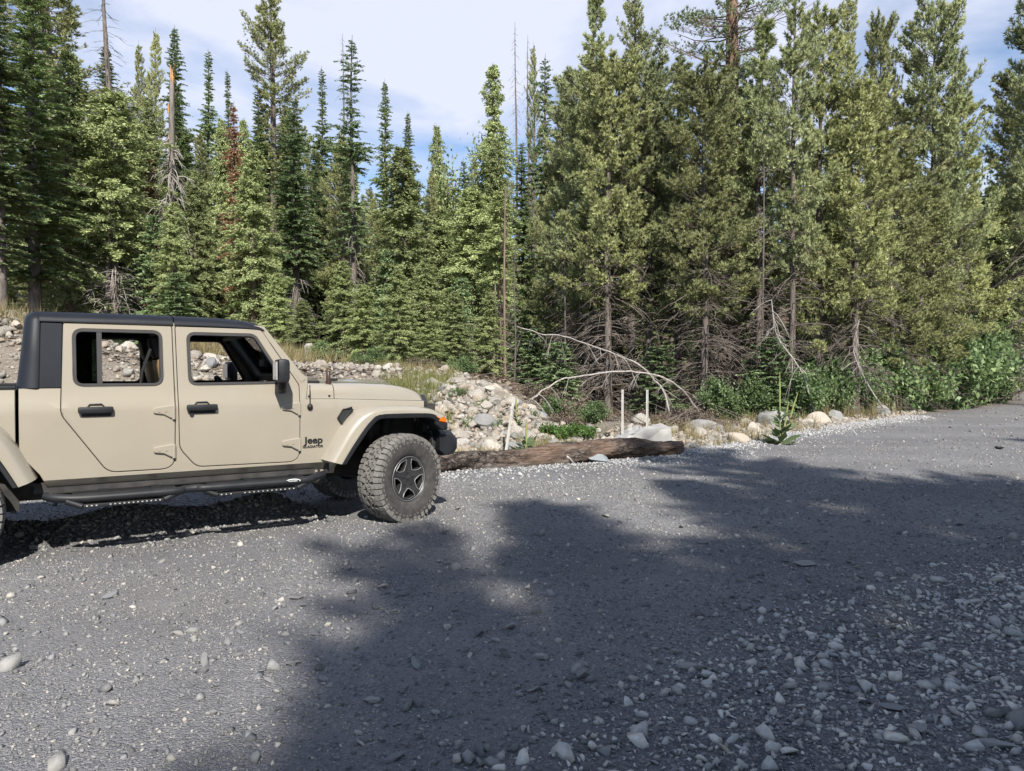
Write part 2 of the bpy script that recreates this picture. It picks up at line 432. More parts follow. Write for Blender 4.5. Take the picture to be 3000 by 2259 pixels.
def ground_mat():
    m, nt, b = base_mat('ground_surface')
    L = nt.links
    at = nt.nodes.new('ShaderNodeAttribute'); at.attribute_name = 'lot'
    ac = nt.nodes.new('ShaderNodeAttribute'); ac.attribute_name = 'coarse'
    def vor(scale, feat='F1'):
        t = nt.nodes.new('ShaderNodeTexCoord'); v = nt.nodes.new('ShaderNodeTexVoronoi')
        v.feature = feat; v.inputs['Scale'].default_value = scale
        L.new(t.outputs['Object'], v.inputs['Vector']); return v
    v1, v2, v3 = vor(34), vor(85), vor(200)
    bw = nt.nodes.new('ShaderNodeSeparateColor'); L.new(v1.outputs['Color'], bw.inputs[0])
    bw2 = nt.nodes.new('ShaderNodeSeparateColor'); L.new(v2.outputs['Color'], bw2.inputs[0])
    slate = [(0.114, 0.116, 0.1248), (0.1858, 0.1857, 0.1915), (0.1618, 0.1684, 0.1726), (0.2458, 0.2437, 0.2451), (0.3597, 0.3481, 0.3341)]
    c1 = ramp(nt, bw.outputs[0], slate); c2 = ramp(nt, bw2.outputs[1], slate)
    fines = ramp(nt, noise(nt, 160, 6, 0.7), [(0.1279, 0.1264, 0.133), (0.2495, 0.2439, 0.2459), (0.3709, 0.3591, 0.3515)], 0.28, 0.72)
    g = mixc(nt, ramp(nt, noise(nt, 14, 6), [(0.15,) * 3, (0.75,) * 3], 0.35, 0.65), fines, c2)
    g = mixc(nt, ac.outputs['Fac'], g, c2)
    dirt = ramp(nt, noise(nt, 0.55, 5, 0.6), [(0, 0, 0), (0.5,) * 3], 0.48, 0.72)
    g = mixc(nt, dirt, g, (.21, .19, .175))
    g = mixc(nt, 0.5, g, ramp(nt, noise(nt, 1.3, 6, 0.6, stretch=(1.0, 0.5, 1)), [(.72, .72, .73), (1.18, 1.17, 1.16)], 0.3, 0.7), 'MULTIPLY')
    tr = nt.nodes.new('ShaderNodeTexCoord'); mp = nt.nodes.new('ShaderNodeMapping')
    mp.inputs['Rotation'].default_value = (0, 0, R(-36)); mp.inputs['Scale'].default_value = (.10, .75, 1)
    L.new(tr.outputs['Object'], mp.inputs[0])
    tn = nt.nodes.new('ShaderNodeTexNoise'); tn.inputs['Scale'].default_value = 1.0; tn.inputs['Detail'].default_value = 4
    L.new(mp.outputs[0], tn.inputs['Vector'])
    g = mixc(nt, 0.55, g, ramp(nt, tn.outputs['Fac'], [(.84, .84, .85), (1.16, 1.15, 1.13)], 0.36, 0.64), 'MULTIPLY')     # wheel tracks: packed pale fines
    # bank: sandy rubble, then duff under the trees
    sand = ramp(nt, noise(nt, 30, 7, 0.65), [(0.1275, 0.1062, 0.085), (0.2465, 0.2125, 0.17), (0.34, 0.3017, 0.2465)], 0.3, 0.7)
    duff = ramp(nt, noise(nt, 9, 8, 0.7), [(.05, .037, .026), (.13, .092, .062), (.24, .17, .11)], 0.3, 0.7)
    s = nt.nodes.new('ShaderNodeAttribute'); s.attribute_name = 'duff'
    o = mixc(nt, s.outputs['Fac'], sand, duff)
    c = mixc(nt, at.outputs['Fac'], o, g)
    L.new(c, b.inputs['Base Color'])
    b.inputs['Roughness'].default_value = 0.95; b.inputs['Specular IOR Level'].default_value = 0.2
    h1 = nt.nodes.new('ShaderNodeMath'); h1.operation = 'MULTIPLY_ADD'; h1.inputs[1].default_value = 0.5
    L.new(v2.outputs['Distance'], h1.inputs[0])
    h2 = nt.nodes.new('ShaderNodeMath'); h2.operation = 'MULTIPLY'
    L.new(v1.outputs['Distance'], h2.inputs[0]); L.new(ac.outputs['Fac'], h2.inputs[1]); L.new(h2.outputs[0], h1.inputs[2])
    h3 = nt.nodes.new('ShaderNodeMath'); h3.operation = 'MULTIPLY_ADD'; h3.inputs[1].default_value = 0.25
    L.new(v3.outputs['Distance'], h3.inputs[0]); L.new(h1.outputs[0], h3.inputs[2])
    h4 = nt.nodes.new('ShaderNodeMath'); h4.operation = 'MULTIPLY_ADD'; h4.inputs[1].default_value = 0.5
    L.new(noise(nt, 60, 8, 0.7), h4.inputs[0]); L.new(h3.outputs[0], h4.inputs[2])
    inv = nt.nodes.new('ShaderNodeMath'); inv.operation = 'MULTIPLY'; inv.inputs[1].default_value = -1
    L.new(h4.outputs[0], inv.inputs[0])
    bump(nt, b, inv.outputs[0], 1.0, 0.026)
    return m
M['ground'] = ground_mat()
dmask = sstep(5.5, 9.5, GY - edge(GX)).ravel()
dmask = np.maximum(dmask, (sstep(1.6, 4.5, GY - edge(GX)) * sstep(2.6, 3.6, GX)).ravel())
fl = lotmask[Fq].mean(1) > 0.5
for nm, sel in (('gravel_road', fl), ('forest_floor', ~fl)):
    F = Fq[sel]; us, inv = np.unique(F, return_inverse=True)
    me = arr_mesh(nm, TV[us], inv.reshape(-1, 4), M['ground'], True)
    for an, ar in (('lot', lotmask), ('coarse', cmask), ('duff', dmask)):
        a = me.attributes.new(an, 'FLOAT', 'POINT'); a.data.foreach_set('value', ar[us].astype(np.float32))
    tag(mobj(nm, me), kind='structure')

# ================================================================ pickup truck
JEEP = empty('pickup_truck', (JO[0], JO[1], 0), R(90) - JTH)
tag(JEEP, 'tan four door pickup truck with a black hardtop parked on the gravel', 'truck')

VW = [.48, .548, .615, .70, 1.10, 1.145, 1.20, 1.30, 1.82]
VV = [.712, .716, .798, .802, .807, .804, .790, .774, .708]
def vside(u, w):
    v = np.interp(w, VW, VV)
    t = min(1, max(0, (u + .72) / 1.05))
    return v - .125 * t * t * (3 - 2 * t)

def loc(u, v, w, s=1): return Vector((u, -s * v, w))

def plate(outer, holes, thick, mp, cuts=(), inset=.004):
    """a sheet cut from outer minus holes in (a,b); mp(a,b,depth) places it"""
    loops = [outer] + list(holes)
    vv, ee = [], []
    for lp in loops:
        n0 = len(vv); vv += [Vector((p[0], p[1])) for p in lp]
        ee += [(n0 + q, n0 + (q + 1) % len(lp)) for q in range(len(lp))]
    cv, ce, cf = delaunay_2d_cdt(vv, ee, [], 0, 1e-6)[:3]
    def inside(p, lp):
        c = False
        for q in range(len(lp)):
            (x1, y1), (x2, y2) = lp[q - 1][:2], lp[q][:2]
            if (y1 > p.y) != (y2 > p.y) and p.x < (x2 - x1) * (p.y - y1) / (y2 - y1) + x1: c = not c
        return c
    bm = bmesh.new()
    bv = [bm.verts.new((p.x, p.y, 0)) for p in cv]
    for f in cf:
        p = sum((cv[q] for q in f), Vector((0, 0))) / len(f)
        if inside(p, outer) and not any(inside(p, h) for h in holes): bm.faces.new([bv[q] for q in f])
    bmesh.ops.delete(bm, geom=[v for v in bm.verts if not v.link_faces], context='VERTS')
    for f in bm.faces: f.normal_update()
    for ax, val in cuts:
        n = (1, 0, 0) if ax == 'a' else (0, 1, 0)
        p = (val, 0, 0) if ax == 'a' else (0, val, 0)
        bmesh.ops.bisect_plane(bm, geom=bm.verts[:] + bm.edges[:] + bm.faces[:], plane_co=p, plane_no=n, dist=1e-5)
    for f in bm.faces:
        if f.normal.z < 0: f.normal_flip()
    orig = bm.faces[:]
    r = bmesh.ops.extrude_face_region(bm, geom=orig, use_keep_orig=True)
    nv = [g for g in r['geom'] if isinstance(g, bmesh.types.BMVert)]
    nf = [g for g in r['geom'] if isinstance(g, bmesh.types.BMFace)]
    for v in nv: v.co.z = thick - inset
    if inset:
        for f in nf: f.normal_update()
        bmesh.ops.inset_region(bm, faces=nf, thickness=inset, depth=inset, use_boundary=True, use_even_offset=True)
    for v in bm.verts:
        v.co = mp(v.co.x, v.co.y, v.co.z)
    return bm

WC = [('b', w) for w in VW[1:-1]] + [('b', w) for w in (1.4, 1.5, 1.6, 1.7)]
UC = [('a', u) for u in (-.72, -.6, -.45, -.3, -.15, 0, .15)]
def sidemap(s, off):
    return lambda a, b, d: loc(a, vside(a, b) + off + d, b, s)

def grow(poly, d):
    """offset a counter-clockwise or clockwise polygon outward by d"""
    P = [Vector(p) for p in poly]; n = len(P)
    A = sum(P[i].x * P[(i + 1) % n].y - P[(i + 1) % n].x * P[i].y for i in range(n))
    sg = 1 if A > 0 else -1
    out = []
    for i in range(n):
        e0 = (P[i] - P[i - 1]); e1 = (P[(i + 1) % n] - P[i])
        if e0.length < 1e-6 or e1.length < 1e-6: out.append(tuple(P[i])); continue
        n0 = Vector((e0.y, -e0.x)).normalized() * sg; n1 = Vector((e1.y, -e1.x)).normalized() * sg
        m = (n0 + n1); m = m / max(m.length_squared, 1e-6) * 2
        if m.length > 2: m = m.normalized() * 2
        out.append(tuple(P[i] + m * d))
    return out

RD = rnd_poly([(-2.702, 1.783), (-2.724, 1.10), (-2.42, .648), (-1.954, .645), (-1.948, 1.15), (-1.957, 1.783)], [.02, .14, .12, .10, .0, .015])
FD = rnd_poly([(-1.928, 1.783), (-1.914, .80), (-1.79, .647), (-.955, .635), (-.950, 1.30), (-1.262, 1.783)], [.015, .14, .11, .10, .07, .02])
RWIN = rnd_poly([(-2.645, 1.744), (-2.643, 1.303), (-2.024, 1.303), (-2.026, 1.744)], [.075, .075, .075, .075], 7)
FWIN = rnd_poly([(-1.848, 1.738), (-1.840, 1.303), (-1.045, 1.310), (-1.305, 1.738)], [.07, .07, .045, .09], 7)
ARCHF = [(-.62, .50), (-.60, .60), (-.49, .80), (-.36, .965), (-.24, 1.03), (.20, 1.03), (.29, 1.0)]
BODY = [(-2.984, 1.293), (-2.984, .82), (-2.86, .66), (-2.81, .55), (-2.78, .50)] + ARCHF + [(.30, 1.06), (.30, 1.131), (-.62, 1.172), (-.895, 1.176),
        (-.872, 1.30), (-.872, 1.365), (-.905, 1.39), (-1.248, 1.812), (-2.702, 1.812), (-2.716, 1.293)]

for s in (1, -1):
    side = 'right' if s == 1 else 'left'
    # cab side with the two door openings
    bm = plate(BODY, [grow(RD, .0055), grow(FD, .0055)], .03, sidemap(s, -.03), WC + UC, .003)
    bmobj('body_side', bm, M['paint'], JEEP, 35)
    # dark jambs behind the door gaps
    jam = [rnd_poly([(-2.80, 1.25), (-2.79, .56), (-.80, .56), (-.84, 1.25)], .02)]
    bm = plate(jam[0], [], .01, lambda a, b, d, s=s: loc(a, vside(a, b) - .075 + d, b, s), WC, 0)
    bmobj('inner_panel', bm, M['interior'], JEEP)
    for u in (-1.94, -2.72):
        bm = bmesh.new()
        bm_box(bm, loc(u, .655, 1.47, s), (.08, .04, .44), Matrix.Rotation(s * R(8), 3, 'X'))
        bmobj('door_pillar', bm, M['interior'], JEEP)
    # doors
    for nm, outl, win in (('rear_door', RD, RWIN), ('front_door', FD, FWIN)):
        bm = plate(outl, [win], .045, sidemap(s, -.043), WC, .005)
        dr = bmobj(nm, bm, M['paint'], JEEP, 35)
        seal_in = grow(win, -.024)
        bm = plate(grow(win, -.001), [seal_in], .05, sidemap(s, -.047), WC, .004)
        bmobj('window_seal', bm, M['rubber'], dr)
        u0 = -2.50 if nm == 'rear_door' else -1.75
        # handle: a bar over a scooped cup
        hb = bmesh.new()
        bm_box(hb, loc(u0, .835, 1.128, s), (.235, .034, .050), bev=.014)
        bm_box(hb, loc(u0 + .005, .812, 1.098, s), (.20, .022, .040), bev=.009)
        bm_tube(hb, [loc(u0 - .055, .812, 1.148, s), loc(u0 - .04, .812, 1.172, s), loc(u0 + .04, .812, 1.172, s), loc(u0 + .06, .812, 1.148, s)], .005, 6)
        if nm == 'front_door':
            bm_tube(hb, [loc(-1.828, .80, 1.073, s), loc(-1.828, .822, 1.073, s)], .016, 12)
        bmobj('door_handle', hb, M['blackplastic'], dr)
        uh = -1.953 if nm == 'rear_door' else -.953
        for wz in (1.11, .80):
            hg = bmesh.new()
            hp = rnd_poly([(uh - .155, wz + .022), (uh - .155, wz - .022), (uh - .08, wz - .032), (uh - .03, wz - .062), (uh, wz - .062), (uh, wz + .04), (uh - .03, wz + .04)], [.02, .02, .01, .01, 0, 0, .01])
            b2 = plate(hp, [], .022, lambda a, b, d, s=s: loc(a, vside(a, .9) + d, b, s), (), .006)
            me = bpy.data.meshes.new('t'); b2.to_mesh(me); b2.free(); hg.from_mesh(me); bpy.data.meshes.remove(me)
            for du in (-.115, -.065): bm_tube(hg, [loc(uh + du, .82, wz - .004, s), loc(uh + du, .831, wz - .004, s)], .009, 8)
            bm_tube(hg, [loc(uh - .008, .822, wz - .07, s), loc(uh - .008, .822, wz + .035, s)], .013, 8)
            bmobj('hinge', hg, M['paint'], dr)
        if nm == 'rear_door':
            b2 = bmesh.new()
            p0 = loc(-2.468, vside(-2.4, 1.31) - .012, 1.315, s); p1 = loc(-2.468, vside(-2.4, 1.73) - .012, 1.735, s)
            q = (p1 - p0)
            bm_box(b2, (p0 + p1) / 2, (.034, .022, q.length), Matrix.Rotation(-math.atan2(q.y, q.z), 3, 'X'))
            bmobj('window_divider', b2, M['rubber'], dr)
            g = [(-2.625, 1.725), (-2.623, 1.322), (-2.48, 1.322), (-2.48, 1.725)]
            bm = plate(rnd_poly(g, [.05, .05, 0, 0]), [], .004, sidemap(s, -.030), WC, 0)
            bmobj('quarter_glass', bm, M['tint'], dr)
    # hardtop quarter panel
    q = rnd_poly([(-2.862, 1.296), (-2.720, 1.296), (-2.706, 1.785), (-2.846, 1.785)], [.01, .01, .01, .01])
    bm = plate(q, [], .04, sidemap(s, -.040), WC, .004)
    bmobj('hardtop_quarter', bm, M['hardtop'], JEEP)
    # pinch weld bolts under the doors
    for u in (-2.77, -2.62, -2.27, -2.17, -1.62, -1.51, -.87, -.76):
        bm = bmesh.new()
        bm_tube(bm, [loc(u, .70, .530, s), loc(u, .722, .530, s)], .012, 8)
        bmobj('rocker_bolt', bm, M['blackplastic'], JEEP)

# tub: floor, firewall, rear wall of the cab
bm = bmesh.new()
bm_box(bm, (-1.85, 0, .55), (2.1, 1.46, .08)); bm_box(bm, (-.86, 0, .85), (.06, 1.42, .68)); bm_box(bm, (-2.93, 0, .92), (.06, 1.46, .70))
bm_box(bm, (-.2, 0, .78), (.95, 1.0, .55))
bmobj('cab_tub', bm, M['chassis'], JEEP)

def loft(stations, close_ends=True):
    """stations: list of half-section lists [(v,w)...] with u; mirrored across the centre line"""
    bm = bmesh.new(); rings = []
    for u, sec in stations:
        ring = [bm.verts.new(loc(uu, v, w, 1)) for (uu, v, w) in [((u + p[2]) if len(p) > 2 else u, p[0], p[1]) for p in sec]]
        ring2 = [bm.verts.new(loc(uu, v, w, -1)) for (uu, v, w) in [((u + p[2]) if len(p) > 2 else u, p[0], p[1]) for p in reversed(sec)] if v > 1e-6]
        rings.append(ring2 + ring if sec[0][0] < 1e-6 else ring2 + ring)
    for a, b in zip(rings, rings[1:]):
        for k in range(len(a) - 1):
            bm.faces.new((a[k], a[k + 1], b[k + 1], b[k]))
    if close_ends:
        bm.faces.new(rings[0]); bm.faces.new(rings[-1][::-1])
    return bm

# roof
def roofsec(dz, dv=0, drop=0.0):
    return [(0, 1.888 + dz), (.35, 1.884 + dz), (.55, 1.876 + dz), (.64 + dv, 1.864 + dz), (.70 + dv, 1.842 + dz), (.722 + dv, 1.812 + dz * .6), (.724 + dv, 1.792 - drop + dz * .4), (.700 + dv, 1.788 - drop + dz * .4)]
def hrear(du, dz):   # rounded rear end of the hardtop
    return [(0, 1.888 + dz), (.35, 1.884 + dz), (.55, 1.876 + dz), (.62, 1.864 + dz), (.665, 1.842 + dz), (.685, 1.80 + dz), (.70, 1.55), (.728, 1.296), (.69, 1.296)]
st = [(-2.852, roofsec(0)), (-2.70, roofsec(0)), (-2.3, roofsec(.004)), (-1.947, roofsec(.003))]
rf = bmobj('roof', loft(st), M['hardtop'], JEEP, 50)
st = [(-1.937, roofsec(.002)), (-1.6, roofsec(-.002)), (-1.40, roofsec(-.012)), (-1.29, roofsec(-.028)), (-1.245, roofsec(-.048)), (-1.228, roofsec(-.066))]
bmobj('roof', loft(st), M['hardtop'], JEEP, 50)
# rear part of the hardtop with its back corner
def rear(u, k, lean):
    return (u, [(0, 1.886 - k), (.5, 1.876 - k), (.62 - k, 1.862 - k), (.69 - k, 1.835 - k), (.712 - k * 1.3, 1.80 - k * .5), (.745 - k * 1.3, 1.55, lean * .4), (.786 - k * 1.3, 1.296, lean), (.74 - k, 1.296, lean)])
st = [rear(-2.850, 0, -.012), rear(-2.872, -.003, -.012), rear(-2.90, .004, -.03), rear(-2.928, .018, -.045), rear(-2.945, .045, -.05), rear(-2.952, .10, -.05)]
bmobj('hardtop_rear', loft(st), M['hardtop'], JEEP, 50)

# windshield frame and glass, lying in the plane of the A-pillars
W0 = Vector((-.892, 0, 1.352)); W1 = Vector((-1.246, 0, 1.826))
wd = (W1 - W0); WL = wd.length; wd.normalize(); wnrm = Vector((wd.z, 0, -wd.x))
def wmap(a, b, d):
    return W0 + wd * b + Vector((0, -a, 0)) + wnrm * d
def wtr(a, b):
    return a * (1 - .085 * b / WL)
ow = [(.775, 0), (.700, WL - .02), (-.700, WL - .02), (-.775, 0)]
iw = rnd_poly([(.69, .06), (.63, WL - .05), (-.63, WL - .05), (-.69, .06)], .05)
wf = bmobj('windshield_frame', plate(ow, [iw], .05, lambda a, b, d: wmap(a, b, d - .045), (), .006), M['paint'], JEEP)
bmobj('windshield', plate(grow(iw, .01), [], .006, lambda a, b, d: wmap(a, b, d - .02), (), 0), M['glass'], wf)

# cowl and hood
def vh(u): 
    t = min(1, max(0, (u + .95) / 1.27)); return .768 - .115 * t * t
def wt(u): return float(np.interp(u, [-.95, -.63, -.35, -.1, .05, .17, .24, .285, .305], [1.318, 1.312, 1.309, 1.298, 1.282, 1.256, 1.233, 1.205, 1.17]))
def ws(u): return float(np.interp(u, [-.95, -.62, .31], [1.180, 1.175, 1.134]))
def hoodsec(u, bul=1.0):
    v, t, b = vh(u), wt(u), ws(u)
    return [(0, t + .040 * bul), (.26, t + .036 * bul), (.33, t + .016 * bul), (.42, t + .010), (v - .16, t + .004), (v - .07, t - .006), (v - .03, t - .024), (v - .010, t - .055), (v - .002, (t + b) / 2 - .03), (v, b), (v - .03, b)]
us = [-.626, -.5, -.35, -.2, -.1, 0, .08, .14, .19, .23, .262, .285, .302]
bmobj('hood', loft([(u, hoodsec(u, 1 if u < .1 else max(.1, 1 - (u - .1) / .2))) for u in us]), M['paint'], JEEP, 38)
us = [-.893, -.80, -.7, -.634]
cw = bmobj('cowl', loft([(u, hoodsec(u, 0.2)) for u in us]), M['paint'], JEEP, 38)
for s in (1, -1):
    for u in (-.86, -.675):
        bm = bmesh.new(); bm_tube(bm, [loc(u, .745, 1.200, s), loc(u, vh(u) + .004, 1.200, s)], .010, 10)
        bmobj('cowl_bolt', bm, M['blackplastic'], cw)
bm = bmesh.new()
for s0 in (.62, .02):
    bm_tube(bm, [loc(-.84, s0, 1.335), loc(-.80, s0 - .12, 1.352), loc(-.83, s0 - .5, 1.365)], .009, 6)
    bm_tube(bm, [loc(-.86, s0 + .02, 1.33), loc(-.84, s0 - .05, 1.348)], .018, 8)
bm_box(bm, (-.80, 0, 1.325), (.15, 1.3, .02), bev=.005)
bmobj('wiper', bm, M['blackplastic'], JEEP)
bm = bmesh.new()
bm_tube(bm, [loc(-.655, .68, 1.30), loc(-.655, .68, 1.335)], .026, 14); bm_tube(bm, [loc(-.655, .68, 1.335), loc(-.655, .68, 1.412), loc(-.655, .68, 1.418)], [.019, .019, .014], 14)
bmobj('antenna_stub', bm, simple('brown_black_cap', (.05, .024, .018), .4), JEEP)
bm = bmesh.new()
bmesh.ops.create_icosphere(bm, subdivisions=2, radius=.026, matrix=Matrix.Translation(loc(-.865, .815, 1.108)) @ Matrix.Diagonal((1, .8, 1.15, 1)))
bm_tube(bm, [loc(-.865, .817, 1.12), loc(-.868, .822, 1.30)], [.0055, .004], 6)
bmobj('antenna', bm, M['blackplastic'], JEEP)
# small hood latches and washer jets
for s in (1, -1):
    bm = bmesh.new(); bm_box(bm, loc(-.50, .33, 1.345, s), (.10, .05, .018), bev=.006)
    bmobj('hood_bumper', bm, M['blackplastic'], JEEP)

# grille
bm = plate(rnd_poly([(-.655, .82), (.655, .82), (.655, 1.13), (.60, 1.19), (-.60, 1.19), (-.655, 1.13)], .03),
           [rnd_poly([(c - .033, .86), (c + .033, .86), (c + .033, 1.12), (c - .033, 1.12)], .025) for c in (-.285, -.19, -.095, 0, .095, .19, .285)]
           + [[(c + .115 * math.cos(t), 1.0 + .115 * math.sin(t)) for t in [k * math.pi / 10 for k in range(20)]] for c in (-.46, .46)],
           .055, lambda a, b, d: Vector((.296 + d + (.008 if b < 1.1 else .0), a, b)), (), .008)
gr = bmobj('grille', bm, M['rimblack'], JEEP)
bm = bmesh.new(); bm_box(bm, (.29, 0, 1.0), (.01, 1.1, .35)); bmobj('radiator', bm, M['chassis'], gr)
for s in (1, -1):
    bm = bmesh.new()
    bmesh.ops.create_uvsphere(bm, u_segments=16, v_segments=10, radius=.112, matrix=Matrix.Translation(loc(.31, .46, 1.0, s)) @ Matrix.Diagonal((.4, 1, 1, 1)))
    bmobj('headlight', bm, M['lamp'], gr)

HOLE = simple('pale_holes', (.40, .40, .38), .6)
# fender flares
top_p = [(-.763, .64), (-.67, .79), (-.577, .939), (-.50, 1.02), (-.42, 1.072), (-.29, 1.104), (-.05, 1.102), (.143, 1.090), (.294, 1.064), (.433, 1.005)]
low_p = [(-.624, .600), (-.555, .71), (-.491, .803), (-.42, .90), (-.356, .972), (-.273, 1.026), (-.05, 1.032), (.15, 1.028), (.265, 1.018), (.345, .975)]
def flare(s, fu, name='fender_flare', wheelu=0, inner=.62, front=True):
    bm = bmesh.new(); rings = []
    TP = smooth_path([(a, b, 0) for a, b in top_p], 3); LP = smooth_path([(a, b, 0) for a, b in low_p], 3)
    if not front:
        TP = smooth_path([(a, b, 0) for a, b in (top_p[:6] + [(.2, 1.10), (.42, 1.02), (.60, .80), (.70, .64)])], 3)
        LP = smooth_path([(a, b, 0) for a, b in (low_p[:6] + [(.12, 1.03), (.34, .96), (.48, .80), (.58, .62)])], 3)
    n = len(TP)
    for i, (t, l) in enumerate(zip(TP, LP)):
        k = min(1, i / 5.0)
        def at(f, v, dv=0):
            return loc(fu(t.x * (1 - f) + l.x * f), v, t.y * (1 - f) + l.y * f + dv, s)
        rr = [at(-.06, inner), at(-.02, .80), at(.10, .868), at(.30, .915), at(.45, .934), at(.62, .944), at(1.0, .946), at(1.03, .938), at(1.02, .90)]
        rings.append([bm.verts.new(p) for p in rr])
    for a, b in zip(rings, rings[1:]):
        for k in range(len(a) - 1): bm.faces.new((a[k], a[k + 1], b[k + 1], b[k]))
    for rg in (rings[0], rings[-1]): bm.faces.new(rg)
    fl = bmobj(name, bm, M['paint'], JEEP, 32)
    # black lip under the painted flare
    bm = bmesh.new(); rings = []
    C = Vector((0 if front else -.02, .55, 0))
    for i, l in enumerate(LP):
        d = (C - l); d.normalize()
        pts = [(0.004, .940), (.010, .950), (.040, .945), (.046, .925), (.050, .70), (.055, .40)]
        rings.append([bm.verts.new(loc(fu(l.x + d.x * o), v, l.y + d.y * o, s)) for o, v in pts])
    for a, b in zip(rings, rings[1:]):
        for k in range(len(a) - 1): bm.faces.new((a[k], a[k + 1], b[k + 1], b[k]))
    bmobj('flare_lip', bm, M['blackplastic'], fl, 32)
    return fl
for s in (1, -1):
    ff = flare(s, lambda u: u)
    bm = plate(rnd_poly([(.300, .985), (.325, .945), (.425, .925), (.418, .960), (.385, 1.000), (.31, 1.006)], .006), [], .06, lambda a, b, d, s=s: loc(a, .885 + d - .25 * max(0, a - .36), b, s), (), .008)
    bmobj('marker_lamp', bm, M['amber'], ff)
    bm = plate(rnd_poly([(.285, .985), (.30, .915), (.37, .858), (.432, .862), (.432, .930), (.33, .94), (.305, .985)], .008), [], .26, lambda a, b, d, s=s: loc(a, .68 + d - .2 * max(0, a - .36), b, s), (), .01)
    bmobj('flare_end', bm, M['blackplastic'], ff)
    flare(s, lambda u: -3.487 - .80 * u, front=False)
    # vent behind the front wheel arch
    vp = rnd_poly([(-.622, 1.002), (-.566, 1.084), (-.470, 1.088), (-.578, .940)], [.012, .02, .005, .01])
    bm = plate(vp, [grow(vp, -.010)], .014, sidemap(s, .006), UC, .003)
    fv = bmobj('fender_vent', bm, M['blackplastic'], JEEP)
    bm = plate(grow(vp, -.010), [], .004, sidemap(s, .008), UC, 0)
    bmobj('vent_mesh', bm, M['interior'], fv)
    # inner wheel wells
    bm = bmesh.new()
    bm_box(bm, loc(-.70, .60, .80, s), (.03, .36, .55)); bm_box(bm, loc(-.05, .40, .88, s), (1.2, .04, .42))
    bmobj('wheel_well', bm, M['chassis'], JEEP)
    # mirror
    bm = bmesh.new()
    bm_box(bm, loc(-1.155, 1.0, 1.425, s), (.10, .20, .195), Matrix.Rotation(s * R(-4), 3, 'Z'), bev=.035)
    mh = bmobj('side_mirror', bm, M['blackplastic'], JEEP, 50)
    bm = bmesh.new()
    bm_tube(bm, [loc(-1.10, .775, 1.29, s), loc(-1.12, .86, 1.275, s), loc(-1.135, .93, 1.30, s), loc(-1.14, .955, 1.35, s)], [.05, .048, .042, .035], 10)
    bmobj('mirror_arm', bm, M['blackplastic'], mh)
    bm = bmesh.new(); bm_box(bm, loc(-1.212, 1.0, 1.425, s), (.006, .16, .15), Matrix.Rotation(s * R(-4), 3, 'Z')); bmobj('mirror_glass', bm, M['lamp'], mh)
    # step bar
    bm = bmesh.new()
    path = smooth_path([loc(-2.83, .84, .505, s), loc(-2.74, .90, .492, s), loc(-2.55, .935, .482, s), loc(-2.0, .94, .482, s), loc(-1.90, .905, .486, s), loc(-1.80, .905, .490, s), loc(-1.70, .94, .488, s), loc(-1.0, .94, .486, s), loc(-.86, .905, .500, s), loc(-.76, .85, .515, s)], 5)
    bm_tube(bm, path, .031, 14)
    for a, b in ((-2.66, -1.96), (-1.72, -.93)):
        bm_box(bm, loc((a + b) / 2, .855, .505, s), (b - a, .11, .012), bev=.004)
    for u in (-2.45, -1.4, -1.0, -2.1): bm_box(bm, loc(u, .74, .50, s), (.06, .30, .035))
    sb = bmobj('step_bar', bm, M['blackplastic'], JEEP, 50)
    bm = bmesh.new()
    for a, b in ((-2.60, -2.05), (-1.66, -1.02)):
        pth = [loc(a - .10, .925, .470, s), loc(a, .945, .425, s), loc(b, .945, .425, s), loc(b + .10, .925, .470, s)]
        bm_box(bm, loc((a + b) / 2, .90, .425, s), (b - a, .10, .028), bev=.006)
        bm_tube(bm, [pth[0], pth[1]], .024, 10); bm_tube(bm, [pth[2], pth[3]], .024, 10)
    bmobj('drop_step', bm, M['blackplastic'], sb, 50)
    bm = bmesh.new()
    bm.free()
    for a, b in ((-2.60, -2.05), (-1.66, -1.02)):
        for k in range(17):
            if k in (3, 4) : continue
            u = a + .03 + (b - a - .06) * k / 16
            bm = bmesh.new(); bm_box(bm, loc(u, .9495, .426, s), (.011, .003, .008))
            bmobj('step_hole', bm, HOLE, sb, 0)
    bm = plate([(.062 * math.cos(t), .017 * math.sin(t)) for t in [k * math.pi / 16 for k in range(32)]], [[(.056 * math.cos(t), .0125 * math.sin(t)) for t in [k * math.pi / 16 for k in range(32)]]], .002,
               lambda a, b, d, s=s: loc(-1.06 + a, .9695 + d - b * b * 18, .492 + b, s), (), 0)
    for k in range(9):
        a0 = -.036 + k * .0085
        bm_box(bm, loc(-1.06 + a0, .972, .492, s), (.004, .001, .009 if k % 3 else .014))
    bmobj('step_badge', bm, M['white'], sb, 0)

# bumpers
def bumper(sec, half, name, taper, sx):
    bm = bmesh.new(); rings = []
    C = Vector((sum(p[0] for p in sec) / len(sec), sum(p[1] for p in sec) / len(sec)))
    for v, k, du in [(-half, taper, -.05), (-half + .05, .92, -.03), (-half + .16, 1, 0), (-.4, 1, .03), (.4, 1, .03), (half - .16, 1, 0), (half - .05, .92, -.03), (half, taper, -.05)]:
        rings.append([bm.verts.new((C.x + (p[0] - C.x) * k + du * sx, v, C.y + (p[1] - C.y) * k)) for p in sec])
    n = len(sec)
    for a, b in zip(rings, rings[1:]):
        for k in range(n): bm.faces.new((a[k], a[(k + 1) % n], b[(k + 1) % n], b[k]))
    bm.faces.new(rings[0]); bm.faces.new(rings[-1])
    return bmobj(name, bm, M['blackplastic'], JEEP, 55)
fb = bumper(rnd_poly([(.40, .64), (.47, .585), (.60, .60), (.645, .66), (.645, .76), (.575, .835), (.40, .86)], .02, 3), .84, 'front_bumper', .70, 1)
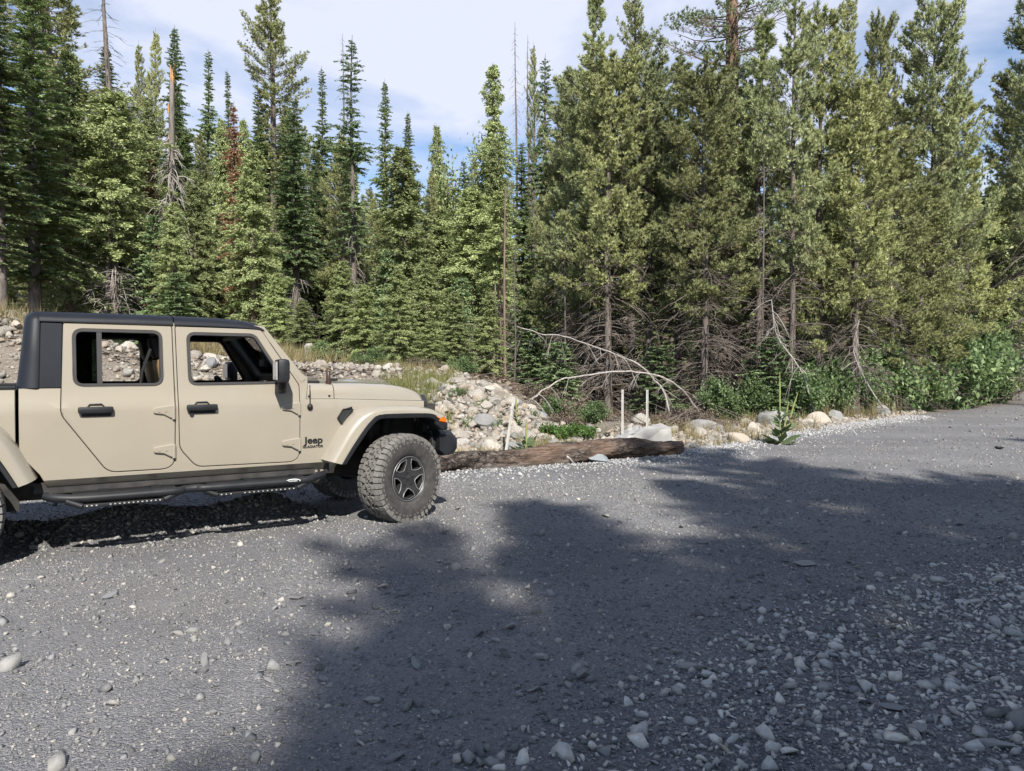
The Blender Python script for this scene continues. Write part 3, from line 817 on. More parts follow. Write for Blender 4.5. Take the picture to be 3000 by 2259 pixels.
bm = bmesh.new()
for s in (1, -1):
    bm_tube(bm, [loc(.38, .62, .76, s), loc(.50, .62, .76, s)], .07, 14); bm_box(bm, loc(.40, .70, .72, s), (.10, .10, .12), bev=.02)
    bm_box(bm, loc(.36, .45, .70, s), (.35, .10, .14))
bmobj('bumper_bracket', bm, M['chassis'], fb)
bumper([(-4.72, .60), (-4.86, .60), (-4.88, .70), (-4.86, .78), (-4.72, .78)], .80, 'rear_bumper', .8, -1)

# cargo bed
ARCHR = [(-4.04, .60), (-3.95, .80), (-3.80, .96), (-3.62, 1.02), (-3.34, 1.02), (-3.17, .95), (-3.02, .78), (-2.985, .70)]
for s in (1, -1):
    bp = [(-3.006, 1.293), (-4.72, 1.293), (-4.72, .56), (-4.05, .56)] + ARCHR + [(-3.006, .70)]
    bp = bp[:-2] + [(-3.006, .76)]
    bm = plate(bp, [], .03, sidemap(s, -.03), WC, .004)
    bmobj('bed_side', bm, M['paint'], JEEP, 35)
    bm = bmesh.new(); bm_box(bm, loc(-3.86, .735, 1.302, s), (1.72, .10, .026), bev=.008)
    bmobj('bed_rail', bm, M['blackplastic'], JEEP)
    bm = bmesh.new(); bm_box(bm, loc(-4.73, .70, 1.05, s), (.05, .14, .24), bev=.01); bmobj('tail_light', bm, M['redlens'], JEEP)
    bm = bmesh.new(); bm_box(bm, loc(-3.42, .48, .66, s), (.85, .05, .6)); bmobj('wheel_well', bm, M['chassis'], JEEP)
bm = bmesh.new()
bm_box(bm, (-3.86, 0, .84), (1.70, 1.42, .05)); bm_box(bm, (-3.02, 0, 1.06), (.03, 1.44, .44))
for s in (1, -1): bm_box(bm, loc(-3.86, .715, 1.07, s), (1.70, .03, .42))
bmobj('bed_liner', bm, M['blackplastic'], JEEP)
bm = bmesh.new(); bm_box(bm, (-4.735, 0, 1.03), (.05, 1.24, .52), bev=.012); bmobj('tailgate', bm, M['paint'], JEEP)

# chassis
bm = bmesh.new()
for s in (1, -1):
    bm_box(bm, loc(-2.1, .42, .50, s), (5.0, .09, .14))
    bm_tube(bm, [loc(-.05, .50, .62, s), loc(-.02, .50, .98, s)], .055, 10); bm_tube(bm, [loc(-.16, .56, .36, s), loc(-.22, .58, .90, s)], .03, 8)
    bm_tube(bm, [loc(0, .40, .42, s), loc(-.95, .42, .48, s)], .032, 8); bm_tube(bm, [loc(-3.487, .45, .42, s), loc(-2.65, .42, .50, s)], .032, 8)
    bm_box(bm, loc(-.76, .70, .47, s), (.06, .12, .10)); bm_tube(bm, [loc(-3.25, .55, .36, s), loc(-3.30, .56, .80, s)], .035, 8)
for u in (0, -3.487):
    bm_tube(bm, [(u, -.70, .41), (u, .70, .41)], .05, 10)
    bmesh.ops.create_icosphere(bm, subdivisions=2, radius=.15, matrix=Matrix.Translation((u, -.12, .41)))
bm_tube(bm, [(.10, -.62, .40), (.10, .62, .42)], .02, 8); bm_tube(bm, [(-.4, .1, .50), (-1.4, .12, .52)], .05, 8)
bm_box(bm, (-1.5, 0, .47), (.7, .55, .12), bev=.03); bm_box(bm, (-2.75, .2, .48), (.8, .4, .2), bev=.04)
bm_tube(bm, [(-2.2, -.35, .44), (-3.0, -.30, .44), (-3.1, -.2, .5)], .035, 8); bm_box(bm, (-3.0, 0, .62), (1.2, 1.0, .06))
bmobj('chassis', bm, M['chassis'], JEEP)

# interior
bm = bmesh.new()
bm_box(bm, (-.98, 0, 1.16), (.30, 1.38, .28), bev=.05); bm_box(bm, (-1.02, .37, 1.27), (.22, .36, .10), bev=.03)
bm_box(bm, (-1.45, 0, .82), (.9, .22, .30), bev=.04)
for s in (1, -1): bm_box(bm, (-1.085, s * .0 + s * .58, 1.20), (.03, .12, .09), bev=.01)
bmobj('dashboard', bm, M['interior'], JEEP)
bm = bmesh.new()
cc = Vector((-1.33, .37, 1.20)); 
ring = [cc + Matrix.Rotation(R(-28), 3, 'Y') @ Vector((0, .19 * math.cos(t), .19 * math.sin(t))) for t in [k * math.pi / 12 for k in range(25)]]
bm_tube(bm, ring, .016, 8, False); bm_tube(bm, [cc, (-1.1, .37, 1.10)], .035, 8)
for t in (0, math.pi, -math.pi / 2): bm_tube(bm, [cc, cc + Matrix.Rotation(R(-28), 3, 'Y') @ Vector((0, .18 * math.cos(t), .18 * math.sin(t)))], .018, 6)
bmobj('steering_wheel', bm, M['interior'], JEEP)
bm = bmesh.new()
bm_box(bm, (-1.06, .0, 1.50), (.04, .20, .07), bev=.015); bm_tube(bm, [(-1.06, 0, 1.53), (-1.12, 0, 1.66)], .01, 6)
bmobj('cabin_mirror', bm, M['interior'], JEEP)
for s in (1, -1):
    lean = Matrix.Rotation(R(-14), 3, 'Y')
    bm = bmesh.new()
    bm_box(bm, loc(-1.55, .37, .88, s), (.52, .50, .16), bev=.05)
    st_ = bmobj('front_seat', bm, M['interior'], JEEP)
    bm = bmesh.new(); bm_box(bm, loc(-2.03, .37, 1.62, s), (.10, .27, .19), lean, bev=.045)
    for d in (-.06, .06): bm_tube(bm, [loc(-1.98, .37 + d, 1.45, s), loc(-2.02, .37 + d, 1.56, s)], .008, 6)
    bmobj('headrest', bm, M['interior'], st_)
    bm = bmesh.new(); bm_box(bm, loc(-1.90, .37, 1.22, s), (.15, .50, .66), lean, bev=.06)
    bmobj('seat_back', bm, M['seat'], st_)
bm = bmesh.new(); bm_box(bm, (-2.62, 0, .90), (.45, 1.25, .15), bev=.05); bm_box(bm, (-2.83, 0, 1.10), (.12, 1.25, .40), bev=.05)
bmobj('rear_bench', bm, M['interior'], JEEP)
bm = bmesh.new()
for s in (1, -1):
    bm_tube(bm, [loc(-1.30, .60, 1.745, s), loc(-1.93, .64, 1.765, s), loc(-2.70, .62, 1.755, s), loc(-2.86, .62, 1.65, s), loc(-2.88, .66, 1.0, s)], .036, 8)
    bm_tube(bm, [loc(-1.28, .60, 1.745, s), loc(-1.06, .64, 1.47, s), loc(-.95, .68, 1.28, s)], .034, 8)
    bm_tube(bm, [loc(-1.97, .64, 1.76, s), loc(-2.0, .68, 1.3, s), loc(-2.0, .70, .7, s)], .036, 8)
bm_tube(bm, [(-1.95, -.62, 1.775), (-1.95, .62, 1.775)], .036, 8); bm_tube(bm, [(-1.30, -.60, 1.75), (-1.30, .60, 1.75)], .03, 8)
bm_box(bm, (-2.0, 0, 1.80), (1.45, 1.25, .02))
bmobj('roll_bar', bm, M['interior'], JEEP)
bm = bmesh.new(); bm_box(bm, (-2.90, 0, 1.52), (.03, 1.15, .30)); bmobj('rear_window', bm, M['tint'], JEEP)
# front flag of the belt and buckle seen through the rear window
bm = bmesh.new(); bm_tube(bm, [loc(-2.10, .60, 1.60), loc(-2.16, .58, 1.42), loc(-2.17, .56, 1.30)], .012, 6)
bmobj('seat_belt', bm, M['interior'], JEEP)

# badges on the cowl sides
def text(txt, size, u, w, s, wide=1.0, off=0.0):
    c = bpy.data.curves.new('badge', 'FONT'); c.body = txt; c.size = size; c.extrude = .0018;  c.space_character = 1.0
    o = bpy.data.objects.new('badge', c); COL.objects.link(o)
    bpy.context.view_layer.update()
    me = bpy.data.meshes.new_from_object(o.evaluated_get(bpy.context.evaluated_depsgraph_get()))
    COL.objects.unlink(o); bpy.data.objects.remove(o)
    xs = [v.co.x for v in me.vertices]; x0, x1 = min(xs), max(xs)
    for v in me.vertices:
        a = (v.co.x - x0) * wide
        uu = u + a if s == 1 else u + (x1 - x0) * wide - a
        v.co = loc(uu, vside(uu, w + v.co.y) + .005 + v.co.z, w + v.co.y, s)
    b3 = bmesh.new(); b3.from_mesh(me); n0 = me.copy()
    for du, dw in ((off, 0), (-off, 0), (off * .5, off * .5), (-off * .5, -off * .4), (off * .5, -off * .4), (-off * .5, off * .5)):      # heavier strokes
        t = n0.copy()
        for v in t.vertices: v.co += Vector((du * .5, 0.0001 * (du / off + 2 * dw / off), dw * .5))
        b3.from_mesh(t); bpy.data.meshes.remove(t)
    b3.to_mesh(me); b3.free()
    me.materials.clear(); me.materials.append(M['decal'])
    return mobj('badge_lettering', me, JEEP)
for s in (1, -1):
    text('Jeep', .084, -.918, .788, s, 1.12, .0055)
    text('GLADIATOR', .028, -.928, .750, s, 1.16, .0014)

# ---------------------------------------------------------------- wheels
def tyre_mesh():
    rs = np.random.RandomState(5)
    bm = bmesh.new()
    prof = [(.205, .098), (.222, .118), (.25, .130), (.29, .138), (.33, .141), (.362, .139), (.385, .133), (.397, .122), (.402, .10), (.403, 0)]
    prof = prof + [(r, -v) for r, v in prof[-2::-1]]
    n = 72; rings = []
    for k in range(n):
        t = 2 * math.pi * k / n
        rings.append([bm.verts.new((r * math.cos(t), v, r * math.sin(t))) for r, v in prof])
    for k in range(n):
        a, b = rings[k], rings[(k + 1) % n]
        for j in range(len(prof) - 1): bm.faces.new((a[j], b[j], b[j + 1], a[j + 1]))
    nb0 = len(bm.faces)
    # tread blocks
    N = 46
    def block(t0, t1, v0, v1, sk, r0=.396, r1=.4185, r1b=None):
        r1b = r1 if r1b is None else r1b
        q = []
        for (r, sh) in ((r0, 0), (r1, .10)):
            for (t, v) in ((t0, v0), (t1, v0), (t1, v1), (t0, v1)):
                tm, vm = (t0 + t1) / 2, (v0 + v1) / 2
                tt = t + (tm - t) * sh + sk * (v - v0); vv = v + (vm - v) * sh
                rr = (r1b if (abs(v) > .125 and r == r1) else r)
                q.append(bm.verts.new((rr * math.cos(tt), vv, rr * math.sin(tt))))
        for f in ((4, 5, 6, 7), (0, 1, 5, 4), (1, 2, 6, 5), (2, 3, 7, 6), (3, 0, 4, 7)): bm.faces.new([q[i] for i in f])
    for k in range(N):
        p = 2 * math.pi / N; t = p * k + rs.uniform(-.01, .01)
        for sg in (1, -1):
            block(t + p * .04, t + p * .93, sg * .080, sg * .136, 0, .385, .4185, .404)
            # side lug reaching down the wall
            block(t + p * (.08 if k % 2 else .14), t + p * .86, sg * .128, sg * .1425, 0, .358 if k % 2 else .370, .408, .405)
            block(t + p * .20, t + p * .66, sg * .137, sg * .1415, 0, .338, .350, .349)
            block(t + p * (.30 + .1 * sg), t + p * (1.04 + .1 * sg), sg * .036, sg * .076, 1.1 * sg * (1 if k % 2 else -.6))
        block(t - p * .05, t + p * .62, -.030, .004, 2.0 if k % 2 else -1.4)
        block(t + p * .45, t + p * 1.02, -.004, .031, -1.8 if k % 2 else 1.5)
    bmesh.ops.recalc_face_normals(bm, faces=bm.faces[:])
    for i, f in enumerate(bm.faces): f.material_index = 1 if i >= nb0 else 0
    me = bpy.data.meshes.new('tyre'); bm.to_mesh(me); bm.free(); me.materials.append(M['tyre']); me.materials.append(M['treadblock']); sharp(me, 30)
    return me

def win_poly(k, grow_=0.0):
    a0 = 2 * math.pi * k / 5 + math.pi / 2 + math.pi / 5
    pts = []
    for r, d in ((.096 - grow_, -.10 - grow_ * 5), (.096 - grow_, .10 + grow_ * 5), (.140, .40 + grow_ * 7), (.184 + grow_ * .6, .43 + grow_ * 5), (.188 + grow_ * .6, .0), (.184 + grow_ * .6, -.43 - grow_ * 5), (.140, -.40 - grow_ * 7)):
        pts.append((r * math.cos(a0 + d), r * math.sin(a0 + d)))
    return pts
def disc(r, n=64): return [(r * math.cos(2 * math.pi * k / n), r * math.sin(2 * math.pi * k / n)) for k in range(n)]
def dish(a, b): 
    r = math.hypot(a, b); return .108 - .030 * max(0, 1 - r / .17)
def rim_parts():
    out = []
    wins = [win_poly(k) for k in range(5)]
    bm = plate(disc(.203), wins, .055, lambda a, b, d: Vector((a, -(dish(a, b) - .055 + d), b)), (), .003)
    for j in range(5):
        t = 2 * math.pi * j / 5 + .3
        bm_tube(bm, [(.062 * math.cos(t), -.075, .062 * math.sin(t)), (.062 * math.cos(t), -.098, .062 * math.sin(t)), (.062 * math.cos(t), -.104, .062 * math.sin(t))], [.0125, .0125, .008], 8)
    bm_tube(bm, [(0, -.07, 0), (0, -.094, 0), (0, -.098, 0)], [.030, .030, .022], 14)
    # barrel
    n = 48
    for (r0, v0, r1, v1) in ((.206, .105, .190, .02), (.190, .02, .190, -.11), (.218, .116, .206, .105)):
        A = [bm.verts.new((r0 * math.cos(2 * math.pi * k / n), -v0, r0 * math.sin(2 * math.pi * k / n))) for k in range(n)]
        B = [bm.verts.new((r1 * math.cos(2 * math.pi * k / n), -v1, r1 * math.sin(2 * math.pi * k / n))) for k in range(n)]
        for k in range(n): bm.faces.new((A[k], A[(k + 1) % n], B[(k + 1) % n], B[k]))
    bmesh.ops.create_cone(bm, cap_ends=True, segments=32, radius1=.15, radius2=.15, depth=.02, matrix=Matrix.Translation((0, 0.02, 0)) @ Matrix.Rotation(R(90), 4, 'X'))
    bmesh.ops.recalc_face_normals(bm, faces=bm.faces[:])
    me = bpy.data.meshes.new('rim'); bm.to_mesh(me); bm.free(); me.materials.append(M['rimblack']); sharp(me, 35)
    # machined edges round the five openings and the outer lip
    bm = bmesh.new()
    for k in range(5):
        b2 = plate(rnd_poly(win_poly(k, .0055), .006, 2), [rnd_poly(win_poly(k, -.002), .006, 2)], .005, lambda a, b, d: Vector((a, -(dish(a, b) + .0025 + d), b)), (), .0015)
        t = bpy.data.meshes.new('t'); b2.to_mesh(t); b2.free(); bm.from_mesh(t); bpy.data.meshes.remove(t)
    b2 = plate(disc(.2085), [disc(.2025)], .006, lambda a, b, d: Vector((a, -(.106 + d), b)), (), .002)
    t = bpy.data.meshes.new('t'); b2.to_mesh(t); b2.free(); bm.from_mesh(t); bpy.data.meshes.remove(t)
    bmesh.ops.recalc_face_normals(bm, faces=bm.faces[:])
    me2 = bpy.data.meshes.new('rim_trim'); bm.to_mesh(me2); bm.free(); me2.materials.append(M['machined']); sharp(me2, 35)
    return me, me2
TY = tyre_mesh(); RM, RT = rim_parts()
for u, s, st_ in ((0, 1, 20), (0, -1, 20), (-3.487, 1, 0), (-3.487, -1, 0)):
    w = empty('wheel', loc(u, .795, .417, s), 0, JEEP)
    w.rotation_euler = (0, 0, R(st_) + (math.pi if s < 0 else 0))
    mobj('tyre', TY, w); mobj('rim', RM, w); mobj('rim_trim', RT, w)

# ================================================================ plants
def nrm(v): return v / np.maximum(np.linalg.norm(v, axis=-1, keepdims=True), 1e-9)

class Wood:
    def __init__(s): s.V = []; s.F = []; s.n = 0
    def tube(s, P, r, k=5):
        P = np.asarray(P, float); r = np.broadcast_to(np.asarray(r, float), (len(P),))
        d = np.gradient(P, axis=0); d = nrm(d)
        ref = np.array([0, 0, 1.0]) if abs(d[0, 2]) < 0.8 else np.array([1.0, 0, 0])
        a = nrm(np.cross(d, ref)); b = np.cross(d, a)
        t = np.arange(k) * 2 * np.pi / k
        V = P[:, None] + r[:, None, None] * (a[:, None] * np.cos(t)[None, :, None] + b[:, None] * np.sin(t)[None, :, None])
        n = len(P); i = np.arange(n - 1)[:, None] * k; j = np.arange(k)[None]; j2 = (j + 1) % k
        F = np.stack([i + j, i + j2, i + k + j2, i + k + j], -1).reshape(-1, 4) + s.n
        s.V.append(V.reshape(-1, 3)); s.F.append(F); s.n += n * k
    def mesh(s, name, m):
        return arr_mesh(name, np.concatenate(s.V), np.concatenate(s.F), m, True)

class Leaves:
    def __init__(s): s.V = []
    def add(s, base, d, n, L, W, mid=.45):
        side = nrm(np.cross(d, n)) * (W / 2)[:, None]
        md = base + d * (L * mid)[:, None]
        s.V.append(np.stack([base, md + side, base + d * L[:, None], md - side], 1))
    def mesh(s, name, m):
        V = np.concatenate(s.V).reshape(-1, 3)
        return arr_mesh(name, V, np.arange(len(V)).reshape(-1, 4), m)

def frame(d):
    """two unit vectors across each direction"""
    ref = np.where(np.abs(d[:, 2:3]) < .9, np.array([[0, 0, 1.0]]), np.array([[1.0, 0, 0]]))
    a = nrm(np.cross(d, ref)); return a, np.cross(d, a)

def tufts(lv, rs, P, D, n=10, L=.21, W=.032, spread=.95, O=None):
    """needle tufts: n narrow blades fanned round each direction"""
    P = np.repeat(P, n, 0); D = np.repeat(D, n, 0); O = D if O is None else np.repeat(O, n, 0)
    a, b = frame(D); ph = rs.uniform(0, 6.283, len(P)); sp = rs.uniform(.25, spread, len(P))
    d = nrm(D + (a * np.cos(ph)[:, None] + b * np.sin(ph)[:, None]) * sp[:, None])
    lv.add(P - d * .02, d, nrm(O + rs.normal(size=P.shape) * .45), L * rs.uniform(.7, 1.2, len(P)), W * rs.uniform(.7, 1.3, len(P)), .4)

def dead_limb(wd, rs, p, az, L, r, droop=.6, twigs=5, curl=.4):
    out = np.array([math.cos(az), math.sin(az), 0]); s = np.linspace(0, 1, 7)[:, None]
    P = p + out * L * s * (1 - .25 * droop * s) + np.array([0, 0, 1.0]) * L * (.12 * s - droop * s ** 2) + np.cumsum(rs.normal(size=(7, 3)), 0) * L * .025
    wd.tube(P, np.linspace(r, r * .3, 7), 4)
    for _ in range(twigs):
        i = rs.randint(2, 6); q = P[i]
        a2 = az + rs.uniform(-1.3, 1.3); o2 = np.array([math.cos(a2), math.sin(a2), 0]); l = L * rs.uniform(.2, .5); s4 = np.linspace(0, 1, 4)[:, None]
        Q = q + o2 * l * s4 + np.array([0, 0, 1.0]) * l * (rs.uniform(-.4, .3) * s4 - curl * s4 ** 2)
        wd.tube(Q, np.linspace(r * .5, r * .18, 4), 3)

def conifer(seed, H, Rm, zb, kind, nb, tr, leafm=None, barkm='bark', shape='cone', dead=None, deadm='dead', den=1.0, wobble=.06, topfork=0):
    rs = np.random.RandomState(seed)
    wd, lv, dd = Wood(), Leaves(), Wood()
    zt = np.linspace(-.3, H, 22)
    ph = rs.uniform(0, 6.28, 4)
    def axis_(z):
        z = np.asarray(z, float); f = np.clip(z / H, 0, 1)
        return np.stack([wobble * H * .12 * np.sin(2.1 * f * 3 + ph[0]) * f, wobble * H * .12 * np.sin(1.7 * f * 3 + ph[1]) * f, z], -1)
    rad = tr * (1 - np.clip(zt / H, 0, 1)) ** .75 + .012
    rad[0] *= 1.35; rad[1] *= 1.12
    wd.tube(axis_(zt), rad, 9)
    up = np.array([0, 0, 1.0])
    zs = np.sort(zb * H + (H * .985 - zb * H) * rs.uniform(0, 1, nb) ** .85)
    az = rs.uniform(0, 6.28) + np.arange(nb) * 2.399 + rs.uniform(-.5, .5, nb)
    gap = rs.uniform(.55, 1.12, 40)
    for z, a in zip(zs, az):
        t = (z - zb * H) / (H - zb * H)
        if shape == 'cone': f = (1 - t) ** .60 * min(1, .65 + t * 4)
        elif shape == 'spire': f = min(1, (1 - t) * 1.9) ** .62 * (.75 + .25 * math.sin(t * 17 + ph[2]))
        elif shape == 'round': f = (1 - t) ** .36 * min(1, .6 + t * 2.2)
        elif shape == 'lodge': f = min(1, (1 - t) * 1.9) ** .75 * (.7 + .3 * math.sin(t * 9 + a))
        elif shape == 'column': f = min(1, (1 - t) * 3.0) ** .7 * min(1, .6 + t * 3)
        L = max(.18, Rm * f * rs.uniform(.58, 1.18) * gap[int(z / H * 39)])
        p = axis_(z); out = np.array([math.cos(a), math.sin(a), 0]); side = np.array([-math.sin(a), math.cos(a), 0])
        if kind == 'fir': e0, e1 = .18 + .5 * t, -.42
        elif kind == 'pine': e0, e1 = -.05 + .75 * t + rs.uniform(-.2, .2), .22
        elif kind == 'cedar': e0, e1 = .15 + .7 * t, -.50
        else: e0, e1 = -.1, -.5
        s = np.linspace(0, 1, 6)[:, None]
        P = p + out * L * s + up * L * (e0 * s + e1 * s ** 2) + np.cumsum(rs.normal(size=(6, 3)), 0) * L * .02
        wd.tube(P, np.linspace(max(.010, tr * .10 * (1 - t) + .006), .005, 6), 4 if L > 1 else 3)
        if kind == 'bare':
            for _ in range(4):
                i = rs.randint(2, 6); o2 = nrm((out + side * rs.uniform(-.8, .8))[None])[0]; s3 = np.linspace(0, 1, 3)[:, None]; l = L * .35
                wd.tube(P[i] + o2 * l * s3 - up * l * .5 * s3 ** 2, np.linspace(.007, .003, 3), 3)
            continue
        def pos(ss):
            ss = ss[:, None]; return p + out * L * ss + up * L * (e0 * ss + e1 * ss ** 2)
        if kind == 'fir':
            n = int((8 + L * 24) * den)
            ss = rs.uniform(.10, 1.0, n); sg = np.where(rs.rand(n) < .5, -1, 1)
            tl = np.clip((.12 + .20 * L * (1 - ss)) * rs.uniform(.7, 1.3, n), .10, .42)
            d = nrm(out * rs.uniform(.5, .95, n)[:, None] + side * (sg * rs.uniform(.35, 1.0, n))[:, None] + up * rs.uniform(-.35, .18, n)[:, None])
            nn = nrm(up * .8 + out * .55 + rs.normal(size=(n, 3)) * .4)
            b = pos(ss)
            lv.add(b, d, nn, tl, tl * rs.uniform(.22, .34, n), .5)
            lv.add(b, nrm(d + rs.normal(size=(n, 3)) * .25), nrm(up * .5 + out * .8 + rs.normal(size=(n, 3)) * .5), tl * .8, tl * .28, .5)
            lv.add(b + d * (tl * .4)[:, None], nrm(out * .8 + up * rs.uniform(-.3, .3, n)[:, None] + rs.normal(size=(n, 3)) * .25), nn, tl * .6, tl * .22, .5)
        elif kind == 'cedar':
            n = int((10 + L * 30) * den)
            ss = rs.uniform(.15, 1.05, n) ** .8
            b = pos(ss) + side * (rs.uniform(-.32, .32, n) * L * (1.1 - ss))[:, None] + up * rs.uniform(-.12, .08, n)[:, None]
            for k in range(3):
                d = nrm(out * rs.uniform(.2, .9, n)[:, None] + side * rs.uniform(-.7, .7, n)[:, None] + up * rs.uniform(-.95, .35, n)[:, None])
                l = rs.uniform(.10, .22, n)
                lv.add(b + rs.normal(size=(n, 3)) * .05, d, nrm(out * .9 + up * .35 + rs.normal(size=(n, 3)) * .5), l, l * rs.uniform(.30, .5, n), .6)
        elif kind == 'pine':
            nt = max(1, int(L * 2.2))
            n = int((4 + L * 9) * den)
            ss = rs.uniform(.35, 1.0, n) ** .7
            off = side * (rs.uniform(-.45, .45, n) * L * (1.15 - ss))[:, None] + up * (rs.uniform(-.05, .22, n) * L * .6)[:, None]
            b = pos(ss) + off
            for q0, q1 in list(zip(pos(np.clip(ss - .25, .1, 1)), b))[::3]:
                m = (q0 + q1) / 2 - up * .03
                wd.tube([q0, m, q1], [.009, .007, .004], 3)
            d = nrm(out * .45 + off * .8 + up * rs.uniform(.3, .9, n)[:, None] + rs.normal(size=(n, 3)) * .3)
            oo = np.repeat((out * .8 + up * .45)[None], n, 0)
            tufts(lv, rs, b, d, 15, .21, .027, 1.0, oo)
            tufts(lv, rs, b - d * .17, d, 6, .18, .026, 1.0, oo)
    if dead:
        z0, z1, n, L0, droop = dead
        for _ in range(n):
            z = rs.uniform(z0, z1) * H; L = L0 * rs.uniform(.4, 1.15)
            dead_limb(dd, rs, axis_(z), rs.uniform(0, 6.28), L, .012 + .008 * L, droop * rs.uniform(.5, 1.3), 6)
    out = {'trunk': wd.mesh('trunk', M[barkm])}
    if lv.V: out['crown'] = lv.mesh('crown', M[leafm])
    if dd.V: out['dead_limbs'] = dd.mesh('dead_limbs', M[deadm])
    return out, H, Rm

PROTO = {}
def P_(key, name, cat, *a, **k): PROTO[key] = (name, cat) + conifer(*a, **k)
P_('firA', 'fir_tree', 'fir tree', 1, 20, 2.6, .10, 'fir', 420, .24, 'fir', den=1.25)
P_('firN', 'fir_tree', 'fir tree', 2, 20, 1.9, .16, 'fir', 400, .20, 'fir', shape='spire', den=1.3)
P_('firB', 'fir_tree', 'fir tree', 3, 19, 2.4, .30, 'fir', 270, .26, 'firblue', shape='cone', dead=(.06, .36, 46, 1.5, 1.5), den=1.15)
P_('firS', 'fir_tree', 'fir tree', 4, 22, 2.3, .33, 'fir', 190, .24, 'firblue', shape='spire', dead=(.10, .40, 50, 1.1, 1.3), den=.9)
P_('young', 'young_fir', 'fir tree', 5, 4, 1.35, .03, 'fir', 130, .05, 'firblue', den=1.0)
P_('cedA', 'cedar_tree', 'cedar tree', 6, 16, 2.5, .06, 'cedar', 300, .22, 'cedar', 'barkred', den=1.1)
P_('cedB', 'cedar_tree', 'cedar tree', 7, 16, 2.2, .30, 'cedar', 260, .22, 'cedar', 'bark', shape='column', dead=(.04, .32, 60, 1.7, .9), den=1.1)
P_('cedN', 'cedar_tree', 'cedar tree', 8, 20, 1.5, .40, 'cedar', 250, .20, 'cedar', 'barkred', shape='spire', dead=(.12, .42, 40, 1.0, .6), den=.9)
P_('pinT', 'pine_tree', 'pine tree', 9, 26, 2.9, .30, 'pine', 250, .30, 'pineol', 'bark', shape='lodge', dead=(.15, .32, 20, 1.6, .6), den=1.15)
P_('pinA', 'pine_tree', 'pine tree', 10, 14, 2.4, .26, 'pine', 215, .16, 'pine', 'bark', shape='round', dead=(.03, .42, 130, 1.9, .45), deadm='deaddark', den=1.35)
P_('pinB', 'pine_tree', 'pine tree', 11, 15, 2.5, .28, 'pine', 210, .17, 'pineol', 'bark', shape='round', dead=(.03, .45, 130, 2.0, .5), deadm='deaddark', den=1.3)
P_('pinC', 'pine_tree', 'pine tree', 12, 16, 2.1, .32, 'pine', 170, .15, 'pine', 'bark', shape='lodge', dead=(.02, .42, 100, 1.5, .5), deadm='deaddark', den=1.3)
P_('pinD', 'pine_tree', 'pine tree', 13, 15, 2.5, .16, 'pine', 210, .18, 'pineol', 'bark', shape='round', dead=(.02, .25, 40, 1.6, .5), deadm='deaddark', den=1.35)
P_('pond', 'pine_tree', 'pine tree', 14, 34, 5.2, .42, 'pine', 130, .55, 'fir', 'barkorange', shape='lodge', wobble=.01, dead=(.40, .58, 34, 3.2, .45), deadm='deaddark', den=1.0)
P_('bare', 'dead_tree', 'dead tree', 15, 20, 1.0, .30, 'bare', 120, .15, barkm='deaddark', shape='spire')
P_('brwn', 'dead_fir', 'dead fir', 16, 14, 1.5, .12, 'fir', 300, .14, 'brown', den=1.25)

# broken snag with arching grey limbs
def snag():
    rs = np.random.RandomState(21); wd, dd = Wood(), Wood()
    z = np.linspace(-.3, 14.2, 24); x = .10 * np.sin(z * .35) - .012 * z; P = np.stack([x, .05 * np.cos(z * .5), z], -1)
    wd.tube(P, np.interp(z, [-.3, 1, 8, 14.2], [.38, .29, .23, .17]) * (1 + .10 * rs.normal(size=24)), 9)
    bits = {}
    for k in range(5):
        a = k * 1.26; b = P[-1] + np.array([math.cos(a), math.sin(a), 0]) * .085
        h = [.75, .3, .55, .2, .45][k]
        rw = Wood(); bits['splinter%d' % k] = rw
        rw.tube([b - [0, 0, .9], b, b + [0, 0, h * .6], b + [.02, 0, h]], [.075, .07, .045, .008], 5)
    for zz in (9.3, 10.6, 12.3):
        rw = Wood(); bits['scar%d' % int(zz)] = rw
        rw.tube([np.array([.16, -.10, zz]), np.array([.17, -.13, zz + .25]), np.array([.15, -.1, zz + .6])], [.02, .10, .02], 6)
    for k in range(60):
        zz = rs.uniform(.38, .80) * 14.2; L = rs.uniform(.7, 1.7) * (1.15 if zz < 9.5 else .6)
        dead_limb(dd, rs, np.array([.10 * math.sin(zz * .35) - .012 * zz, 0, zz]), rs.uniform(0, 6.28), L * 1.1, .046, rs.uniform(.35, 1.0), 4, .9)
    out = {k: w.mesh(k.rstrip('0123456789'), M['rawwood']) for k, w in bits.items()}
    return {**out, 'trunk': wd.mesh('trunk', M['snagwood']), 'dead_limbs': dd.mesh('dead_limbs', M['dead'])}, 14.7, 1.8
PROTO['snag'] = ('dead_tree', 'dead tree') + snag()

def stump_top(seed, H, r):
    rs = np.random.RandomState(seed); wd, dd = Wood(), Wood()
    z = np.linspace(-.2, H, 14)
    wd.tube(np.stack([.09 * np.sin(z * .9) + .02 * z, .03 * np.cos(z * 1.3), z], -1), np.interp(z, [-.2, .3, H], [r * 1.4, r, r * .45]), 8)
    for _ in range(60): dead_limb(dd, rs, np.array([0, 0, rs.uniform(.08, .97) * H]), rs.uniform(0, 6.28), rs.uniform(.3, 1.3), .013, rs.uniform(-.1, .9), 4)
    return {'trunk': wd.mesh('trunk', M['bark']), 'dead_limbs': dd.mesh('dead_limbs', M['deaddark'])}, H, 1
PROTO['pole'] = ('dead_tree', 'dead tree') + stump_top(22, 7, .09)

